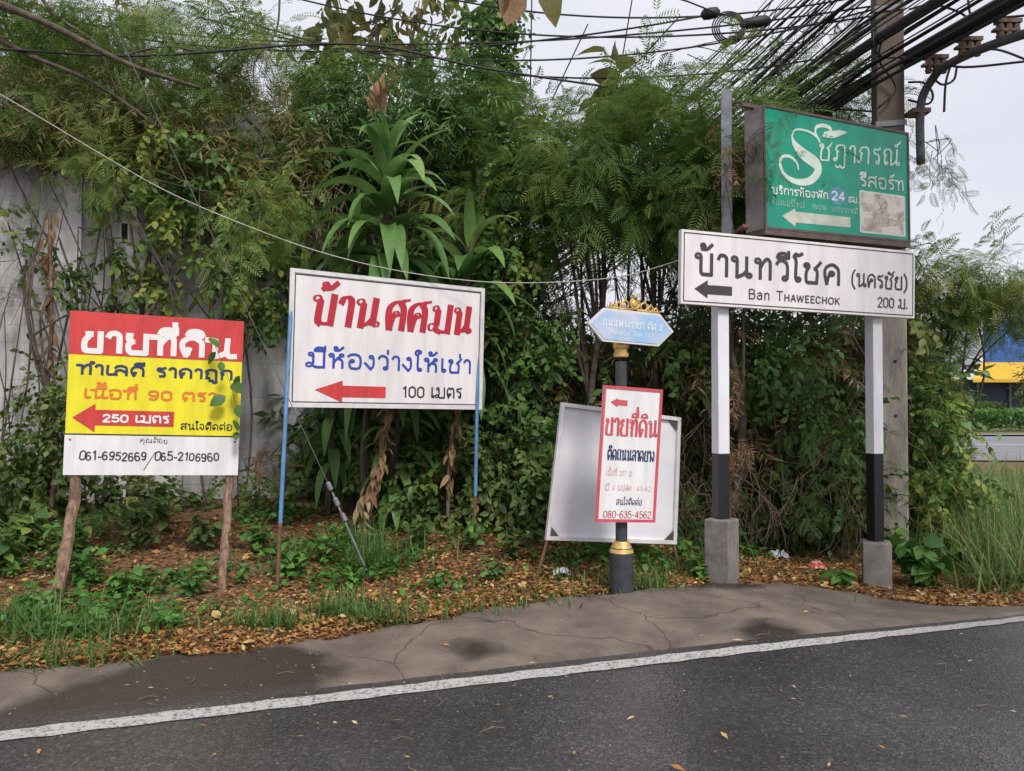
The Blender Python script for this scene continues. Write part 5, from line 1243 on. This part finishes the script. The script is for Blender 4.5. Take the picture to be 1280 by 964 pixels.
# --- fallen leaves
n = 62000; s_ = rng.uniform(-5.8, 6.3, n); t_ = apron_edge(s_) + np.where(rng.random(n) < .5, rng.exponential(.8, n), rng.uniform(0, 3.6, n)) + .0; x, y = road_xy(s_, t_); keep = (wob(x, y, .55)+.5*wob(x*2.3, y*2.1) + rng.normal(0, .7, n)) > -1.25
x, y = x[keep], y[keep]; n = len(x)
d = rng.normal(size=(n, 3))*np.array((1, 1, .22)); P_ = np.stack([x, y, g(x, y) + rng.uniform(.0, .03, n)], 1)
T_l = T_leaf(.26, -.18, .10); Tq = (np.array([(0, 0, 0), (.45, .27, .12), (1, 0, .06), (.5, -.27, .10)], float), np.array([(0, 3, 2, 1)]))
A_ = scatter(Tq, P_, d, np.minimum(.075, rng.lognormal(math.log(.037), .40, n)), np.clip(rng.normal(.48, .27, n), 0, 1))
n2 = 110; s2_ = rng.uniform(-5, 4.9, n2); x, y = road_xy(s2_, apron_edge(s2_)+rng.exponential(.8, n2)+.05); B_ = scatter(T_l, np.stack([x, y, g(x, y)+.025], 1), rng.normal(size=(n2, 3))*np.array((1, 1, .15)), rng.uniform(.06, .12, n2), rng.uniform(.3, 1, n2))
tag(quads('fallen_leaves', *merge([A_, B_]), M['litter']), 'brown and yellow fallen leaves covering the verge', 'leaves', kind='stuff')
n = 850; s_ = rng.uniform(-6, 7, n); t_ = rng.uniform(-4, 1.0, n)*np.where(rng.random(n) < .5, 1, .6); x, y = road_xy(s_, t_); keep = rng.random(n) < (.3+.7*ss(-3, 3, -x)); x, y = x[keep], y[keep]; n = len(x)
A_ = scatter((Tq[0]*np.array((1, .55, .5)), Tq[1]), np.stack([x, y, g(x, y)+.020], 1), rng.normal(size=(n, 3))*np.array((1, 1, .04)), rng.lognormal(math.log(.029), .4, n), np.clip(rng.normal(.75, .22, n), 0, 1))
tag(quads('scattered_leaves', *A_, M['litter']), 'small yellowed leaves scattered over the road and apron', 'leaves', kind='stuff')
mb = MB()
for _ in range(150):
    s1_ = rng.uniform(-5, 4.8); x, y = road_xy(s1_, float(apron_edge(s1_)) + rng.exponential(.9) + .1); z = float(g(x, y)); a = rng.uniform(0, 6.28); l = rng.uniform(.06, .30)
    mb.tube([(x, y, z+.02), (x+l*.5*math.cos(a), y+l*.5*math.sin(a), z+.035), (x+l*math.cos(a+.3), y+l*math.sin(a+.3), z+.02)], .004, 4, cap=False)
for _ in range(46):
    x, y = road_xy(rng.uniform(-3.5, 4.5), rng.uniform(-1.8, .9)); z = float(g(x, y)); a = rng.uniform(0, 6.28); l = rng.uniform(.04, .13)
    mb.tube([(x, y, z+.020), (x+l*.5*math.cos(a), y+l*.5*math.sin(a), z+.024), (x+l*math.cos(a+.4), y+l*math.sin(a+.4), z+.020)], .0025, 4, cap=False)
tag(mb.build('fallen_twigs', M['twig'], None), 'thin dry twigs lying on the verge and apron', 'twigs', kind='stuff')
# --- low ground cover among the fallen leaves
n = 3600; s_ = rng.uniform(-5.8, 3.8, n); t_ = apron_edge(s_) + .5 + rng.uniform(0, 3.2, n); x, y = road_xy(s_, t_); keep = (wob(x+3, y+1, 1.1) + rng.normal(0, .3, n)) > .3
x, y = x[keep], y[keep]; P_ = np.repeat(np.stack([x, y, g(x, y)], 1), 9, 0); n = len(P_); P_ = P_ + np.stack([rng.normal(0, .05, n), rng.normal(0, .05, n), rng.uniform(.02, .13, n)], 1)
V_, F_, H_ = scatter(T_leaf(.36, .25, .05), P_, rng.normal(size=(n, 3))*np.array((1, 1, .3)), rng.lognormal(math.log(.045), .35, n), np.clip(rng.normal(.4, .28, n), 0, 1))
tag(quads('ground_cover', V_, F_, H_, M['weed_leaf']), 'low green ground cover spreading among the fallen leaves', 'ground cover', kind='stuff')
# --- single small plants on the verge
LW = T_leaf(.34, .35, .05)
def weed(px, py, n, h, ls, label, leaf='weed_leaf', wd_=None, group='leafy weeds on the verge'):
    p = ground(px, py); t = thing('leafy_weed', label, 'plant', p, group); ns = max(3, n//6); mb = MB(); pos, dr = [], []
    for i in range(ns):
        az = rng.uniform(0, 6.28); l = h*rng.uniform(.6, 1.1); lean = rng.uniform(.15, .7); tip = p + np.array((math.cos(az)*l*lean, math.sin(az)*l*lean, l*(1-.25*lean)))
        md_ = (p+tip)/2 + np.array((0, 0, .12*l)); pth = smooth_path([p-np.array((0, 0, .02)), md_, tip], 4); mb.tube(pth, .0035, 4, cap=False)
        for q in range(n//ns):
            k = .35+.65*q/max(1, n//ns-1); pos.append(pth[int(k*(len(pth)-1))]); a2 = rng.uniform(0, 6.28); dr.append((math.cos(a2), math.sin(a2), rng.uniform(-.5, .3)))
    pos, dr = np.array(pos), np.array(dr); V_, F_, H_ = scatter(T_leaf(wd_ or .34, .35, .05), pos, dr, ls*rng.uniform(.6, 1.25, len(pos)), rng.uniform(0, 1, len(pos)))
    quads('leaves', V_, F_, H_, M[leaf], t); mb.build('stems', M['stem'], t, world=True)
weed(108, 735, 80, .34, .10, 'bright green weed just right of the left branch post')
weed(152, 745, 50, .26, .09, 'smaller bright weed second from the left branch post')
weed(180, 690, 90, .55, .12, 'tall leafy weed behind the gap between the branch posts', 'dark_leaf')
weed(210, 782, 30, .10, .06, 'tiny low weed in the leaf litter under the yellow board')
weed(370, 722, 70, .30, .09, 'leafy weed right of the left blue pipe')
weed(405, 706, 50, .30, .09, 'leafy weed left of the guy wire clips')
weed(520, 690, 60, .35, .09, 'leafy weed right of the guy wire anchor', 'dark_leaf')
weed(10, 720, 70, .45, .13, 'broad leaved weed at the far left edge of the verge', 'ivy_leaf')
weed(30, 690, 60, .5, .14, 'taller broad leaved weed left of the left branch post', 'ivy_leaf')
weed(878, 726, 50, .17, .10, 'low leafy weed touching the left concrete footing')
weed(1050, 733, 50, .16, .12, 'low leafy weed touching the left face of the right concrete footing')
weed(1155, 735, 90, .48, .17, 'large heart leaved plant right of the right concrete footing', 'weed_leaf', .42)
weed(1185, 712, 50, .38, .13, 'darker heart leaved plant beside the colourful wrapper', 'dark_leaf', .42)
weed(1120, 700, 46, .40, .13, 'heart leaved plant at the foot of the concrete pole', 'weed_leaf', .42)
weed(640, 700, 60, .32, .09, 'leafy weed midway between blue pipe and leaning panel', 'dark_leaf')
weed(590, 690, 60, .40, .09, 'leafy weed at the foot of the right blue pipe', 'weed_leaf')
weed(300, 730, 26, .22, .07, 'thin weed just right of the right branch post')
for px, py, n, h, ls, lf, lab in ((55, 770, 50, .26, .09, 'weed_leaf', 'leafy weed among the grass left of the left branch post'), (240, 745, 46, .22, .08, 'weed_leaf', 'leafy weed between the branch posts near the right one'), (250, 690, 70, .42, .10, 'dark_leaf', 'dark leafy weed against the wall foot right of centre of the yellow board'), (320, 690, 60, .36, .10, 'weed_leaf', 'leafy weed between the right branch post and left blue pipe'), (440, 740, 50, .22, .07, 'weed_leaf', 'leafy weed in front of the guy wire anchor'), (545, 735, 46, .18, .07, 'weed_leaf', 'low leafy weed in the litter below the right blue pipe'), (620, 725, 46, .2, .08, 'dark_leaf', 'low dark weed left of the leaning panel leg'), (850, 700, 50, .25, .08, 'weed_leaf', 'leafy weed below the right corner of the leaning panel'), (90, 700, 70, .44, .11, 'ivy_leaf', 'tall leafy weed directly behind the left branch post'), (1215, 690, 60, .3, .09, 'weed_leaf', 'leafy weed in the tall grass above the colourful wrapper')):
    weed(px, py, n, h, ls, lab, lf)
# creeper leaves on the right edge of the yellow board
pos = np.array([at(*q) for q in ((292, 478, 6.55), (282, 495, 6.53), (297, 506, 6.55), (292, 525, 6.54), (296, 540, 6.55), (262, 422, 6.42), (270, 440, 6.44), (276, 452, 6.45), (300, 470, 6.6))])
V_, F_, H_ = scatter(T_leaf(.36, .2, .04), pos, np.array([(rng.uniform(-1, 1), -.5, rng.uniform(-1.2, -.2)) for _ in pos]), rng.uniform(.08, .15, len(pos)), rng.uniform(.1, .6, len(pos)))
cv = thing('creeper_sprig', 'small green creeper sprig lying over the right edge of the yellow board', 'creeper', at(298, 600, 6.7)); quads('leaves', V_, F_, H_, M['ivy_leaf'], cv)
MB().tube(smooth_path([at(262, 415, 6.44), at(274, 445, 6.46), at(288, 480, 6.52), at(296, 520, 6.56), at(300, 600, 6.7)], 5), .002, 4).build('stem', M['stem'], cv, world=True)
tree('feathery_twig', 'feathery branch hanging across the upper left corner of the green lightbox', 'twig', at(940, 190, 7.1), [ell(972, 154, 6.88, 9, 6, .04, 2, 3, .04), ell(940, 195, 7.0, 6, 34, .08, 6, 3, .09)], SPR2, .24, 'olive_leaf', .006, droop=.9, hue=(.0, .6), k=6)
# --- litter dropped by people
def crumple(name, px, py, sx, sy, sz, m_, label, seed):
    r = np.random.default_rng(seed); p = ground(px, py); V, F = [], []; n = 9
    for i in range(n):
        for j in range(n):
            u, v = i/(n-1)-.5, j/(n-1)-.5; V.append((p[0]+u*sx+r.normal(0, sx*.03), p[1]+v*sy+r.normal(0, sy*.03), p[2]+.015+sz*(1-2.6*(u*u+v*v))*r.uniform(.5, 1.2)+.0))
    for i in range(n-1):
        for j in range(n-1): F.append((i*n+j, (i+1)*n+j, (i+1)*n+j+1, i*n+j+1))
    return tag(obj(name, V, F, m_), label, 'litter', 'dropped litter')
crumple('plastic_bag', 972, 699, .22, .16, .09, M['trash_white'], 'crumpled white plastic bag on the leaves between the sign posts', 1)
crumple('food_carton', 1021, 712, .16, .18, .08, M['trash_red'], 'crushed red and white carton near the right concrete footing', 2)
crumple('wrapper', 1222, 716, .14, .14, .05, M['trash_mix'], 'pink and blue wrapper in the grass at right', 3)
crumple('plastic_scrap', 702, 719, .16, .12, .05, M['panel_back'], 'pale plastic scrap beneath the leaning white panel', 4)
crumple('paper_scrap', 1160, 668, .12, .12, .06, M['trash_white'], 'whitish scrap beside the base of the concrete pole', 5)
for k, (px, py) in enumerate(((123, 838), (180, 765), (270, 760))):
    pass
mb = MB()
for _ in range(420):
    s1_ = rng.uniform(-5.5, 5.2); t1_ = float(apron_edge(s1_))*rng.uniform(.05, 1.02) if rng.random() < .7 else rng.uniform(-1.5, .1); x, y = road_xy(s1_, t1_); z = float(g(x, y)) + .014; r_ = rng.uniform(.003, .010)
    b = len(mb.V); mb.V += [Vector((x+dx*r_, y+dy*r_*rng.uniform(.6, 1), z+dz*r_*.8)) for dx, dy, dz in ((1, 0, .4), (-.5, .9, .3), (-.6, -.8, .4), (0, 0, 1.4), (0, 0, -.6))]
    mb.F += [(b, b+1, b+3), (b+1, b+2, b+3), (b+2, b, b+3), (b+1, b, b+4), (b+2, b+1, b+4), (b, b+2, b+4)]
tag(mb.build('gravel', M['concrete'], None), 'loose grit strewn over the apron and road edge', 'gravel', kind='stuff')
# hedges far right
for (x0, x1, Y, h, lab, lf) in ((1195, 1330, 45, 1.0, 'clipped hedge with yellow green top beyond the far road', 'weed_leaf'), (1170, 1260, 52, 1.3, 'loose grey green hedge in front of the blue shop', 'fern_leaf')):
    n = 2600; a, b = at(x0, 500, Y)[0], at(x1, 500, Y)[0]; P_ = np.stack([rng.uniform(a, b, n), rng.uniform(Y, Y+1.6, n), -.35 + h*1.35*rng.uniform(0, 1, n)**.5], 1)
    A_ = scatter(Tq, P_, rng.normal(size=(n, 3)), rng.uniform(.14, .3, n), np.clip((P_[:, 2]+.35)/h/1.35*.6 + rng.normal(0, .2, n), 0, 1))
    hd = thing('hedge', lab, 'hedge', ((a+b)/2, Y+.8, -.35)); quads('leaves', *A_, M[lf], hd)
tree('street_tree', 'small round tree beside the blue shop at the right edge', 'tree', base_at(1310, 50), [ell(1312, 478, 50, 22, 26, 1.2, 30, 10, .5)], TWB, 1.0, 'dark_leaf', .12, hue=(.2, .8), k=8)
